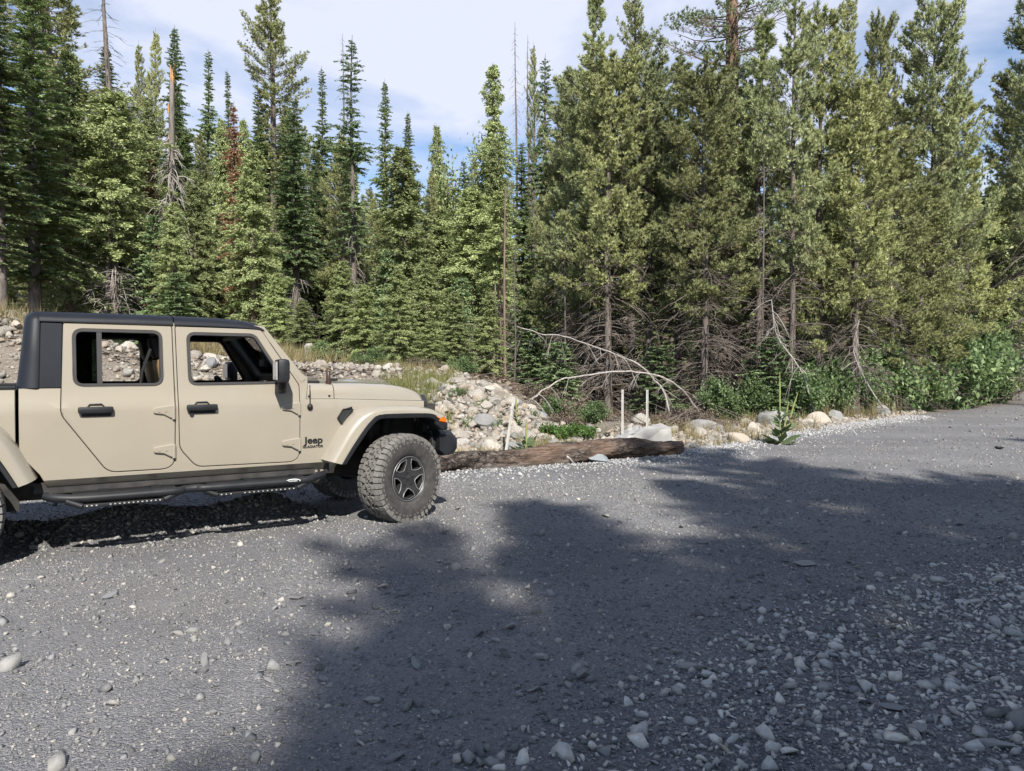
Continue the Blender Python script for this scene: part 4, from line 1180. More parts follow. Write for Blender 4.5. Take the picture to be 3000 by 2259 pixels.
def redpole(seed, H, r):
    rs = np.random.RandomState(seed); wd, dd = Wood(), Wood()
    z = np.linspace(-.3, H, 20)
    wd.tube(np.stack([.10 * np.sin(z * .4 + seed), .03 * z * (seed % 2), z], -1), np.interp(z, [-.3, .5, H], [r * 1.5, r, r * .4]), 9)
    for _ in range(40): dead_limb(dd, rs, np.array([.1 * math.sin(seed), .0, rs.uniform(.1, .95) * H]), rs.uniform(0, 6.28), rs.uniform(.4, 1.3), .012, rs.uniform(-.1, .7), 3)
    return {'trunk': wd.mesh('trunk', M['barkred']), 'dead_limbs': dd.mesh('dead_limbs', M['deaddark'])}, H, 1
PROTO['red'] = ('bare_trunk', 'tree trunk') + redpole(31, 8, .16)

# leafy shrubs
def shrub(seed, H, Rm, n, leafm, ll=.10, upright=0.0, spr=.075):
    rs = np.random.RandomState(seed); wd, lv = Wood(), Leaves()
    nst = 16; ends = []
    for k in range(nst):
        a = k * 2.4 + rs.uniform(-.4, .4); f = rs.uniform(.25, 1); h = H * rs.uniform(.55, 1.0) * (1 - .35 * f)
        s = np.linspace(0, 1, 7)[:, None]; o = np.array([math.cos(a), math.sin(a), 0])
        P = o * Rm * f * s ** 1.3 + np.array([0, 0, 1.0]) * h * (1.25 * s - .25 * s ** 2) + np.cumsum(rs.normal(size=(7, 3)), 0) * .03 * H
        wd.tube(P, np.linspace(.02, .006, 7), 4); ends.append(P)
        for _ in range(4):
            i = rs.randint(2, 6); a2 = rs.uniform(0, 6.28); l = rs.uniform(.2, .45) * H * .5
            Q = P[i] + np.array([math.cos(a2) * l, math.sin(a2) * l, 0]) * s[:5] + np.array([0, 0, 1.0]) * l * (.5 * s[:5])
            wd.tube(Q, np.linspace(.010, .004, 5), 3); ends.append(Q)
    per = n // len(ends)
    for P in ends:
        i = rs.randint(1, len(P), per); b = P[i] + rs.normal(size=(per, 3)) * H * spr
        b[:, 2] = np.maximum(b[:, 2], .03)
        d = nrm(rs.normal(size=(per, 3)) + np.array([0, -.0, .25 + upright]))
        l = ll * rs.uniform(.6, 1.25, per)
        lv.add(b, d, nrm(np.array([0, 0, 1.0]) + rs.normal(size=(per, 3)) * .55), l, l * rs.uniform(.45, .7, per), .45)
    return {'stems': wd.mesh('stems', M['deaddark']), 'foliage': lv.mesh('foliage', M[leafm])}, H, Rm
PROTO['shrA'] = ('leafy_shrub', 'shrub') + shrub(41, 2.2, 1.5, 11000, 'shrub', .125)
PROTO['shrB'] = ('leafy_shrub', 'shrub') + shrub(42, 1.6, 1.4, 8500, 'shrub', .115)
PROTO['shrG'] = ('green_bush', 'bush') + shrub(43, .75, .75, 4200, 'weed', .07, .6)
PROTO['shrD'] = ('low_shrub', 'shrub') + shrub(44, .5, .6, 1500, 'shrub', .06)
PROTO['brd'] = ('broadleaf_tree', 'tree') + shrub(45, 12, 2.4, 26000, 'cedar', .24, .2, .038)

USED = {}
_tr = random.Random(8)
def grow_(key, x, y, H=None, Rr=None, label=None, group=None, rz=None, tilt=0.0, sink=.08):
    name, cat, parts, H0, R0 = PROTO[key]
    o = empty(name, (x, y, float(hfun(x, y)) - sink), _tr.uniform(0, 6.28) if rz is None else rz)
    sz = (H or H0) / H0; sx = (Rr or R0 * sz) / R0
    o.scale = (sx, sx, sz)
    o.rotation_euler = (tilt, 0, o.rotation_euler.z)
    tag(o, label, cat, group)
    if key not in USED:
        USED[key] = [mobj(pn.rstrip('0123456789'), me, o) for pn, me in parts.items()]
    else:
        for c in USED[key]:
            k = c.copy(); COL.objects.link(k); k.parent = o
    return o
TREES = [
    ('firA', -15.64, 24.0, 15.53, 2.18, 'tall dark fir with a thin grey trunk, biggest at the left edge'),
    ('firN', -14.64, 21.0, 12.69, 1.33, 'dark fir cut off by the left edge of the photo'),
    ('pinT', -20.66, 33.0, 23.29, 3.64, 'tall open pine with long bare-based branches against the sky, behind the dark left fir'),
    ('cedA', -15.73, 26.0, 12.82, 1.79, 'yellow green cedar standing beside the dark left fir'),
    ('bare', -18.07, 33.0, 20.05, 1.46, 'tall dead spire with drooping bare branches above the truck bed'),
    ('cedB', -14.39, 26.5, 11.65, 1.83, 'cedar with a bare grey lower trunk rising straight behind the truck roof'),
    ('pinT', -23.85, 47.0, 22.57, 1.17, 'narrow brownish pine just left of the broken dead tree'),
    ('pinT', -22.67, 47.0, 23.38, 1.49, 'dense pointed pine directly behind the top of the broken dead tree'),
    ('firA', -19.61, 43.0, 21.63, 1.96, 'symmetrical dark fir right of the broken dead tree'),
    ('snag', -12.81, 27.5, 12.68, 0.96, 'dead tree with a broken splintered top and arching grey limbs'),
    ('brwn', -13.90, 28.3, 10.12, 0.70, 'small dead fir with rust brown needles left of the broken dead tree'),
    ('cedA', -12.10, 28.0, 9.11, 1.31, 'bushy green cedar behind the rear of the truck cab'),
    ('cedA', -14.50, 29.0, 7.22, 1.20, 'light green cedar low left of the broken dead tree'),
    ('cedA', -11.77, 25.5, 7.35, 1.05, 'small cedar hiding the foot of the broken dead tree'),
    ('cedN', -0.47, 26.5, 7.96, 0.88, 'half bare cedar between the bare reddish trunks'),
    ('firN', -19.09, 46.0, 21.58, 1.46, 'slim fir with a visible trunk between the dark fir and the tall big pine'),
    ('firN', -21.67, 56.0, 24.40, 1.31, 'small far fir left of the tallest big pine'),
    ('brwn', -10.85, 28.8, 12.02, 0.91, 'dead fir with orange brown needles left of the tallest big pine'),
    ('pinT', -12.38, 38.0, 22.07, 2.46, 'tallest pine of the left half, yellow green tufts, its top leaving the frame'),
    ('cedA', -9.53, 27.0, 9.60, 1.64, 'bright green cedar behind the front door of the truck'),
    ('firB', -8.86, 30.0, 12.68, 1.65, 'blue green fir with pale drooping dead limbs down its trunk'),
    ('firN', -11.19, 43.0, 19.20, 1.24, 'very narrow dense brown green conifer right of the blue green fir'),
    ('bare', -9.43, 41.0, 20.16, 0.67, 'thin dead spire leaning against a taller fir above the truck hood'),
    ('firS', -6.94, 32.0, 16.07, 1.50, 'tall sparse fir with a thick pale bare lower trunk above the truck hood'),
    ('firA', -7.47, 43.0, 18.52, 1.48, 'dark pointed fir right of the tall sparse fir'),
    ('firA', -6.89, 49.0, 18.82, 1.49, 'second dark pointed fir, lower, in the gap of sky'),
    ('cedA', -4.71, 46.0, 16.92, 1.52, 'cone shaped cedar low in the gap of sky'),
    ('brd', -2.82, 39.0, 14.41, 1.61, 'loose broadleaf tree with a ragged top in the gap of sky'),
    ('cedA', -4.34, 29.0, 10.34, 2.16, 'wide bright cedar right behind the truck hood'),
    ('cedA', -3.04, 31.0, 8.34, 1.62, 'lower bright cedar beside the wide bright cedar'),
    ('cedB', -1.53, 28.5, 8.65, 1.49, 'bushy cedar left of the reddish trunks'),
    ('cedN', -0.92, 37.0, 17.00, 1.28, 'narrow cedar spire with tufted tips left of two dead spires'),
    ('red', -0.62, 24.5, 4.37, 0.34, 'leaning reddish trunk, leftmost of the three bare ones'),
    ('red', -0.26, 25.5, 7.71, 0.36, 'tallest of the three bare reddish trunks'),
    ('pole', 0.08, 23.5, 5.52, 0.33, 'grey dead pole right of the reddish trunks'),
    ('bare', 0.26, 46.0, 23.19, 0.75, 'taller of two thin dead spires against the sky'),
    ('bare', 1.08, 47.0, 22.86, 0.66, 'shorter of two thin dead spires against the sky'),
    ('pinT', 1.38, 47.0, 22.42, 1.23, 'crooked small topped pine right of the two dead spires'),
    ('firS', 1.95, 41.0, 19.10, 1.70, 'sparse fir left of the big pine mass'),
    ('pinC', 2.96, 27.0, 15.34, 1.79, 'tall bushy topped pine, leftmost peak of the right pine mass'),
    ('pinT', 5.56, 34.0, 19.98, 1.87, 'thin tall pine behind the left peak of the pine mass'),
    ('firN', 9.37, 46.0, 21.58, 1.08, 'small far fir, left of a pair seen below the dark limbs'),
    ('firN', 10.53, 46.0, 21.73, 1.20, 'small far fir, right of a pair seen below the dark limbs'),
    ('pond', 8.97, 30.0, 27.89, 3.93, 'giant old pine with a thick orange brown plated trunk'),
    ('pinD', 1.88, 26.0, 10.63, 1.58, 'pine at the left end of the pine mass, dark below'),
    ('pinA', 2.47, 24.0, 10.99, 1.79, 'full pine with grey dead lower twigs behind the arched saplings'),
    ('pinB', 2.96, 22.5, 10.86, 1.86, 'pine with a slender grey trunk right above the white posts'),
    ('pinA', 4.39, 23.5, 11.28, 1.94, 'dense pine above the concrete block'),
    ('pinC', 5.67, 25.0, 12.09, 1.72, 'slim pine in the middle of the pine mass'),
    ('pinB', 5.65, 21.5, 10.09, 1.78, 'pine with a bare orange patched lower trunk beside the arched saplings'),
    ('pinA', 7.18, 24.0, 10.99, 1.79, 'pine standing right in front of the giant orange trunk'),
    ('pinC', 7.59, 22.5, 12.23, 1.74, 'pine with a pale straight trunk right of the giant orange trunk'),
    ('pinC', 8.35, 21.8, 13.62, 1.38, 'thin pine with a long grey trunk reaching the top of the frame'),
    ('pinD', 9.67, 23.0, 12.47, 1.71, 'dark green pine above the tall mullein plant'),
    ('pinT', 12.39, 27.0, 15.53, 1.41, 'pine with a pointed top leaving the frame, right part of the mass'),
    ('pinB', 10.57, 22.5, 10.02, 1.86, 'olive green pine leaning over the leafy shrubs'),
    ('pinB', 14.07, 28.0, 14.54, 1.24, 'small topped pine peeking over the right part of the mass'),
    ('pinD', 12.71, 24.5, 9.98, 1.96, 'broad olive pine with long low branches'),
    ('pinA', 15.74, 27.5, 14.82, 2.05, 'pine with a rounded top standing free against the blue sky'),
    ('pinD', 17.68, 29.0, 12.10, 2.00, 'shorter pine right of the rounded free standing one'),
    ('pinD', 14.58, 26.0, 7.83, 2.01, 'low spreading pine above the roadside shrubs'),
    ('brd', 24.77, 38.0, 13.10, 1.99, 'loose pale broadleaf tree near the right edge'),
    ('pinB', 24.64, 36.0, 15.69, 2.38, 'pine near the right edge behind the road'),
    ('pinA', 22.22, 30.0, 20.32, 2.73, 'dark pine whose branches enter from the right edge'),
    ('cedA', 23.64, 36.0, 10.64, 2.18, 'dark cedar in shade near the right edge'),
    ('pole', 7.29, 21.2, 8.43, 0.40, 'tall bare grey trunk with dead twigs, right of the giant orange trunk'),
    ('pole', 1.67, 23.0, 6.23, 0.38, 'thin dead trunk at the left end of the pine mass'),
    ('pole', 13.10, 24.6, 5.88, 0.40, 'short dead trunk above the shrubs near the road bend'),
    ('young', -5.52, 24.0, 3.75, 0.99, 'small blue green fir growing behind the truck mirror'),
    ('young', -4.95, 25.5, 3.36, 0.91, 'smaller blue green fir growing beside the first one behind the hood'),
    ('young', -10.99, 24.0, 4.65, 1.26, 'young fir seen over the truck roof, middle of it'),
    ('young', -3.59, 24.0, 2.86, 0.93, 'young fir low at the foot of the wide bright cedar'),
    ('young', 1.44, 22.0, 2.32, 1.27, 'young dark fir behind the arched saplings'),
    ('young', 7.46, 21.0, 2.43, 1.56, 'young fir spreading in the shade behind the mullein'),
    ('young', 0.82, 25.0, 2.92, 1.17, 'young fir in shade right of the reddish trunks'),
    ('young', 4.42, 22.0, 2.22, 1.40, 'young fir in the dark behind the concrete block'),
]
SHADE = [
    ('pinD', 7.74, -9.88, 20.0, 3.40, 'tall pine behind the photographer, its shadow tip reaching the log end'),
    ('firA', 6.45, -10.43, 18.0, 3.06, 'fir behind the photographer, shading the middle of the road'),
    ('firN', 4.33, -12.03, 18.0, 3.06, 'slim fir behind the photographer, its shadow tip pointing at the front wheel'),
    ('firA', 8.69, -10.96, 19.0, 3.23, 'fir behind the photographer, shading the right part of the road'),
    ('pinD', 10.05, -10.83, 18.0, 3.06, 'pine behind the photographer at the far right'),
    ('pinD', 3.75, -13.21, 17.0, 2.89, 'pine behind the photographer, making the left edge of the shadow'),
    ('firA', 16.18, -10.35, 23.0, 3.91, 'tall fir right of the photographer, its shadow lying across the far road'),
    ('firN', 20.43, -7.48, 24.0, 4.08, 'slim tall fir right of the photographer, shading the road bend'),
    ('pinC', 7.15, -10.78, 16.0, 2.72, 'pine behind the photographer, nearest to the road'),
    ('cedA', 3.45, -13.48, 16.0, 2.72, 'broad cedar behind the photographer, left of the nearest pine'),
    ('pinD', 11.80, -10.91, 17.0, 2.89, 'rightmost pine behind the photographer'),
    ('cedA', 4.61, -10.86, 15.0, 2.55, 'dense low cedar behind the photographer'),
    ('pinC', 5.30, -10.66, 15.0, 2.55, 'broad low pine behind the photographer'),
    ('pinD', 8.70, -10.11, 17.0, 2.89, 'second broad pine behind the photographer'),
    ('firA', 11.05, -10.63, 18.0, 3.06, 'fir behind the photographer, right of the broad pines'),
]
for key, x, y, zt_, r_, lab in TREES:
    grow_(key, x, y, zt_ - float(hfun(x, y)) + .08, r_, lab)

# trees deep in the forest behind the ones with labels of their own
_fr = random.Random(77)
FILL = []
for k in range(96):
    d = _fr.uniform(48, 95) if k < 60 else _fr.uniform(33, 52)
    a = -38 + 78 * ((k * 0.61803) % 1.0)
    x = d * math.tan(R(a))
    if d < edge(x) + 4: continue
    h = _fr.uniform(11, 15.5) * (.55 + d / 110) * (1.15 if a > 8 else 1.0) * (1.15 if a < -26 else 1.0)
    if -15 < a < -3: h *= .80
    if -5 < a < -.5: h *= .72
    FILL.append((_fr.choice(['firA', 'firN', 'cedA', 'firA', 'pinD', 'firN']), x, d, h))
for k in range(44):
    a = -27 + 26.5 * ((k * 0.61803 + .37) % 1.0); d = _fr.uniform(34, 50)
    FILL.append((_fr.choice(['firA', 'firN', 'cedA', 'pinT', 'firB']), d * math.tan(R(a)), d, _fr.uniform(9.5, 13.0) * (.82 if -12 < a < -4 else 1)))
for key, x, y, h in FILL:
    grow_(key, x, y, h, h * _fr.uniform(.11, .15), 'dim conifer deep in the forest, half hidden behind the nearer trees', 'conifers deep in the forest')

for k in range(46):
    d = _fr.uniform(26, 44); a = -37 + 76 * ((k * 0.61803 + .2) % 1.0)
    x = d * math.tan(R(a))
    if d < edge(x) + (8 if x > 2 else 13): continue
    grow_('young' if k % 3 else 'firA', x, d, _fr.uniform(2.2, 4.6), _fr.uniform(.9, 1.7), 'young conifer in the shade between the trunks of the forest', 'young conifers between the trunks')
# trees behind the photographer: out of the frame, their shadows lie across the gravel
for key, x, y, h, r_, lab in SHADE:
    grow_(key, x, y, h, r_, lab)

# ================================================================ roadside things
def H_(x, y): return float(hfun(x, y))

# ---- rocks
def rock_proto(seed, sub=2, ang=0.5):
    rs = np.random.RandomState(seed)
    bm = bmesh.new(); bmesh.ops.create_icosphere(bm, subdivisions=sub, radius=1)
    V = np.array([v.co[:] for v in bm.verts]); F = np.array([[v.index for v in f.verts] for f in bm.faces]); bm.free()
    for _ in range(int(5 + 9 * ang)):                 # flats
        n = nrm(rs.normal(size=3)); c = rs.uniform(.55, .85)
        d = V @ n - c; V = V - np.where(d > 0, d * (.65 + .33 * ang), 0)[:, None] * n
    for _ in range(4):
        f = rs.normal(size=3) * 2.2; V = V * (1 + .045 * np.sin(V @ f + rs.uniform(0, 6))[:, None])
    V = V * np.array([1, rs.uniform(.65, .95), rs.uniform(.5, .8)])
    return V / np.abs(V).max(), F
ROCK = []
for k in range(9):
    V, F = rock_proto(100 + k, 3, (.4, .7, .9, .45, .8, 1.0, .6, .75, 1.0)[k])
    me = arr_mesh('boulder', V, F, None, True); sharp(me, 32); ROCK.append(me)
CHIP = []
for k in range(8):
    rs = np.random.RandomState(500 + k)
    bm = bmesh.new(); bmesh.ops.create_icosphere(bm, subdivisions=4, radius=1)
    V = np.array([v.co[:] for v in bm.verts]); F = np.array([[v.index for v in f.verts] for f in bm.faces]); bm.free()
    for j in range(13):
        nn = rs.normal(size=3); nn[2] *= .45 if j > 2 else 3; nn = nn / np.linalg.norm(nn); q = V @ nn - rs.uniform(.42, .72); V = V - np.where(q > 0, q, 0)[:, None] * nn
    V = V * (1 + .012 * rs.normal(size=(len(V), 1))) * np.array([1, rs.uniform(.6, .9), rs.uniform(.45, .7)])
    me = arr_mesh('stone', V / np.abs(V).max(), F); sharp(me, 24); CHIP.append(me)
_rk = random.Random(4)
def rock(name, x, y, s, mat_, label, group=None, cat='rock', proto=None, rot=None, sc_=(1, 1, 1), sink=.3):
    pool = CHIP if name == 'stone' else ROCK
    p = pool[(proto if proto is not None else _rk.randrange(9)) % len(pool)]
    key = p.name + mat_
    me = bpy.data.meshes.get('boulder_' + key)
    if me is None:
        me = p.copy(); me.name = 'boulder_' + key; me.materials.clear(); me.materials.append(M[mat_])
    o = mobj(name, me)
    o.location = (x, y, H_(x, y) + s * .5 * sc_[2] * (.6 - sink))
    o.rotation_euler = rot or (_rk.uniform(-.5, .5), _rk.uniform(-.4, .4), _rk.uniform(0, 6.28))
    o.scale = (s * .5 * sc_[0], s * .5 * sc_[1], s * .5 * sc_[2])
    return tag(o, label, cat, group)

rock('boulder', -.36, 14.0, .40, 'tanstone', 'orange tan boulder in the middle of the rock heap', proto=1)
rock('boulder', -.50, 12.9, .52, 'slab', 'broad flat grey boulder low on the rock heap', proto=3, rot=(.3, .1, .4))
rock('boulder', .05, 12.1, .42, 'slab', 'round grey boulder beside the leaning white post', proto=0)
rock('boulder', -.88, 11.9, .40, 'tanstone', 'long tan boulder in front of the rock heap above the log', proto=6, rot=(0, .1, .2))
rock('boulder', .12, 14.3, .28, 'bluestone', 'blue grey rock on top behind the leaning post', proto=0)
rock('boulder', .62, 15.3, .40, 'bluestone', 'blue grey boulder on the right shoulder of the rock heap', proto=3)
rock('boulder', -1.35, 13.1, .42, 'tanstone', 'flat tan boulder on the left foot of the rock heap', proto=8, rot=(.1, .1, .3))
rock('boulder', 8.15, 19.5, .85, 'tanstone', 'biggest tan boulder right of the tall mullein plant', proto=3, rot=(.1, 0, .3), sink=.38)
rock('boulder', 6.55, 18.2, .85, 'slab', 'grey slanted boulder just right of the tall mullein plant', proto=8, rot=(.2, .3, .3))
rock('boulder', 4.45, 17.0, .72, 'slab', 'grey blocky boulder left of the tall mullein plant', proto=5, rot=(.1, 0, .6))
rock('boulder', 7.2, 20.6, .62, 'bluestone', 'blue grey boulder at the foot of the shrubs', proto=7, rot=(0, 0, .5))
rock('boulder', 4.55, 14.6, .52, 'tanstone', 'pale tan boulder at the gravel edge left of the mullein', proto=6, rot=(0, 0, .3))
rock('boulder', 9.3, 20.9, .55, 'slab', 'pointed pale boulder standing on the strip by the shrubs', proto=5, rot=(1.2, .2, .3), sink=.1)
rock('boulder', 8.55, 20.3, .45, 'tanstone', 'small tan boulder beside the biggest tan one', proto=2)
rock('boulder', 11.6, 23.0, .70, 'slab', 'low grey boulder at the far end of the stony strip', proto=8, rot=(0, 0, .2))
rock('boulder', -6.15, 14.9, .42, 'slab', 'left of two big pale rocks seen through the front window', proto=6)
rock('boulder', -5.7, 15.0, .40, 'slab', 'right of two big pale rocks seen through the front window', proto=5)
n = 17
def heap(cnt, fx, smin, smax, label, group):
    for _ in range(cnt):
        x, y = fx()
        s = smin + (smax - smin) * _rk.random() ** 1.8
        rock('boulder', x, y, s, 'rock', label, group)
heap(150, lambda: (_rk.gauss(-.55, .85), _rk.gauss(13.3, .95)), .14, .42, 'one of many similar pale rocks in the heap behind the log and bumper', 'rocks of the heap behind the log')
def bankpt():
    while True:
        x = _rk.uniform(-12.5, -1.3); y = float(edge(x)) + _rk.uniform(1.2, 8.6)
        if y < 12 and x > -9: continue
        return x, y
heap(96, bankpt, .15, .45, 'one of many similar pale rocks on the bank behind the truck', 'rocks of the bank behind the truck')
def strippt():
    x = _rk.uniform(1.2, 11.5); return x, float(edge(x)) + _rk.uniform(.35, 2.6) * (1 if x > 3.5 else 1.3)
heap(78, strippt, .16, .48, 'one of many similar rocks on the stony strip beside the road', 'rocks of the stony strip')

# ---- gravel chips and cobbles, merged: nobody could count them
def hull_proto(seed, flat=.5, npt=11):
    rs = np.random.RandomState(seed)
    P = nrm(rs.normal(size=(npt, 3))) * rs.uniform(.75, 1.0, (npt, 1)) * np.array([1, rs.uniform(.55, .9), flat * rs.uniform(.6, 1.2)])
    bm = bmesh.new(); vs = [bm.verts.new(p) for p in P]
    bmesh.ops.convex_hull(bm, input=vs)
    bmesh.ops.delete(bm, geom=[v for v in bm.verts if not v.link_faces], context='VERTS')
    bmesh.ops.triangulate(bm, faces=bm.faces[:])
    bm.verts.index_update()
    V = np.array([v.co[:] for v in bm.verts]); F = np.array([[v.index for v in f.verts] for f in bm.faces]); bm.free()
    return V / np.abs(V).max(), F

def scatter(name, protos, x, y, size, mat_, seed, tilt=.35, sink=.15, label=None):
    rs = np.random.RandomState(seed); N = len(x); z = hfun(x, y)
    which = rs.randint(0, len(protos), N); Vs, Fs, off = [], [], 0
    for k, (V, F) in enumerate(protos):
        i = np.where(which == k)[0]
        if not len(i): continue
        a = rs.uniform(0, 6.283, len(i)); t1 = rs.normal(0, tilt, len(i)); t2 = rs.normal(0, tilt, len(i))
        ca, sa, c1, s1, c2, s2 = np.cos(a), np.sin(a), np.cos(t1), np.sin(t1), np.cos(t2), np.sin(t2)
        Z = np.zeros_like(a); O = np.ones_like(a)
        Rz = np.stack([ca, -sa, Z, sa, ca, Z, Z, Z, O], -1).reshape(-1, 3, 3)
        Rx = np.stack([O, Z, Z, Z, c1, -s1, Z, s1, c1], -1).reshape(-1, 3, 3)
        Ry = np.stack([c2, Z, s2, Z, O, Z, -s2, Z, c2], -1).reshape(-1, 3, 3)
        T = Rz @ Rx @ Ry
        asp = np.stack([O, rs.uniform(.6, 1.1, len(i)), rs.uniform(.7, 1.2, len(i))], -1)
        W = np.einsum('nij,nvj->nvi', T, V[None] * asp[:, None]) * (size[i] / 2)[:, None, None]
        W += np.stack([x[i], y[i], z[i] + size[i] * (.24 - sink)], -1)[:, None]
        Vs.append(W.reshape(-1, 3))
        Fs.append((F[None] + (np.arange(len(i)) * len(V))[:, None, None] + off).reshape(-1, 3)); off += len(i) * len(V)
    me = arr_mesh(name, np.concatenate(Vs), np.concatenate(Fs), M[mat_])
    o = mobj(name, me)
    return tag(o, label, None, None, 'stuff')

CH = [hull_proto(200 + k, (.5, .6, .75, .55, .8, .45, .65, .7)[k], (9, 10, 12, 9, 12, 8, 10, 11)[k]) for k in range(8)]
CB = [hull_proto(300 + k, .68, 16) for k in range(7)]
g_ = np.random.RandomState(12)
def fr(y0, y1, n, m=.75, o=.6):
    y = np.sqrt(g_.uniform(y0 ** 2, y1 ** 2, n)); x = g_.uniform(-1, 1, n) * (m * y + o); return x, y
PX, PY, PS = [], [], []
QX, QY, QS = [], [], []
def put(x, y, s, k=None, pale=0.0):
    ok = (edge(x) - y > -.1)
    if k is not None: ok &= k
    q = (g_.rand(len(x)) < pale) & (coarse(x, y) > .45)
    PX.append(x[ok & ~q]); PY.append(y[ok & ~q]); PS.append(s[ok & ~q])
    QX.append(x[ok & q]); QY.append(y[ok & q]); QS.append(s[ok & q])
x, y = fr(1.9, 9, 84000); put(x, y, np.exp(g_.normal(math.log(.0185), .45, len(x))), g_.rand(len(x)) < coarse(x, y) * np.clip(1.35 - y / 11, .2, 1), .38)
x, y = fr(1.9, 9, 23000); put(x, y, np.exp(g_.normal(math.log(.033), .42, len(x))), g_.rand(len(x)) < .05 + .95 * coarse(x, y), .8)
x, y = fr(1.9, 6, 1500); put(x, y, np.exp(g_.normal(math.log(.068), .28, len(x))), g_.rand(len(x)) < .08 + .92 * coarse(x, y), .85)
x, y = fr(1.9, 9.5, 115000); put(x, y, np.exp(g_.normal(math.log(.0125), .35, len(x))), g_.rand(len(x)) < .35 + .65 * (wob(x, y, _wv2) * 2 > -.15))
x, y = fr(2.2, 10, 6000); put(x, y, np.exp(g_.normal(math.log(.025), .40, len(x))))
x, y = fr(2.2, 10, 5000); k = (edge(x) - y > .2); x, y = x[k], y[k]
scatter('gravel', CH, x, y, np.exp(g_.normal(math.log(.022), .40, len(x))), 'gravelmid', 6, label='mid grey chips strewn over the packed road')
x, y = fr(9, 15, 11000); put(x, y, np.exp(g_.normal(math.log(.026), .40, len(x))))
x, y = fr(14, 42, 8000); put(x, y, np.exp(g_.normal(math.log(.050), .40, len(x))))
u = g_.uniform(-4.4, -.5, 7000); v = g_.normal(-.28, .30, 7000)
put(JO[0] + JH[0] * u + JR[0] * v, JO[1] + JH[1] * u + JR[1] * v, np.exp(g_.normal(math.log(.032), .40, 7000)))
PX, PY, PS = np.concatenate(PX), np.concatenate(PY), np.concatenate(PS)
QX, QY, QS = np.concatenate(QX), np.concatenate(QY), np.concatenate(QS)
scatter('gravel', CH, QX, QY, QS, 'gravelpale', 5, label='pale chips among the coarse gravel of the right foreground')
scatter('gravel', CH, PX, PY, PS, 'gravel', 1, label='dark slate gravel chips covering the road')
x = g_.uniform(-3.2, 13, 15000); y = edge(x) - np.abs(g_.normal(0, .75, 15000)) - .02 + .15
scatter('gravel', CH, x, y, np.exp(g_.normal(math.log(.036), .35, 15000)), 'gravellight', 2, label='pale coarse gravel along the edge of the road and the log')
x, y = fr(2.0, 12, 500); k = (edge(x) - y > .3); x, y = x[k], y[k]
scatter('gravel', CH, x, y, np.exp(g_.normal(math.log(.030), .35, len(x))), 'gravelmid', 3, label='scattered pale chips among the dark gravel')
# cobbles
cx = [g_.normal(-.55, 1.0, 4000), g_.uniform(-13, -1, 6500), g_.uniform(1, 14, 5600), g_.uniform(-1.6, 2.8, 1500)]
cy = [g_.normal(13.3, 1.15, 4000), None, None, None]
cy[1] = edge(cx[1]) + g_.uniform(.3, 8.5, 6500); cy[2] = edge(cx[2]) + np.abs(g_.normal(.9, .9, 5600)); cy[3] = edge(cx[3]) + g_.uniform(.2, 1.4, 1500)
cx, cy = np.concatenate(cx), np.concatenate(cy); k = cy - edge(cx) > -.05; cx, cy = cx[k], cy[k]
scatter('river_cobbles', CB, cx, cy, np.clip(np.exp(g_.normal(math.log(.085), .45, len(cx))), .03, .24), 'cobble', 4, .5, .05, 'small river rocks between the bigger ones on bank and strip')

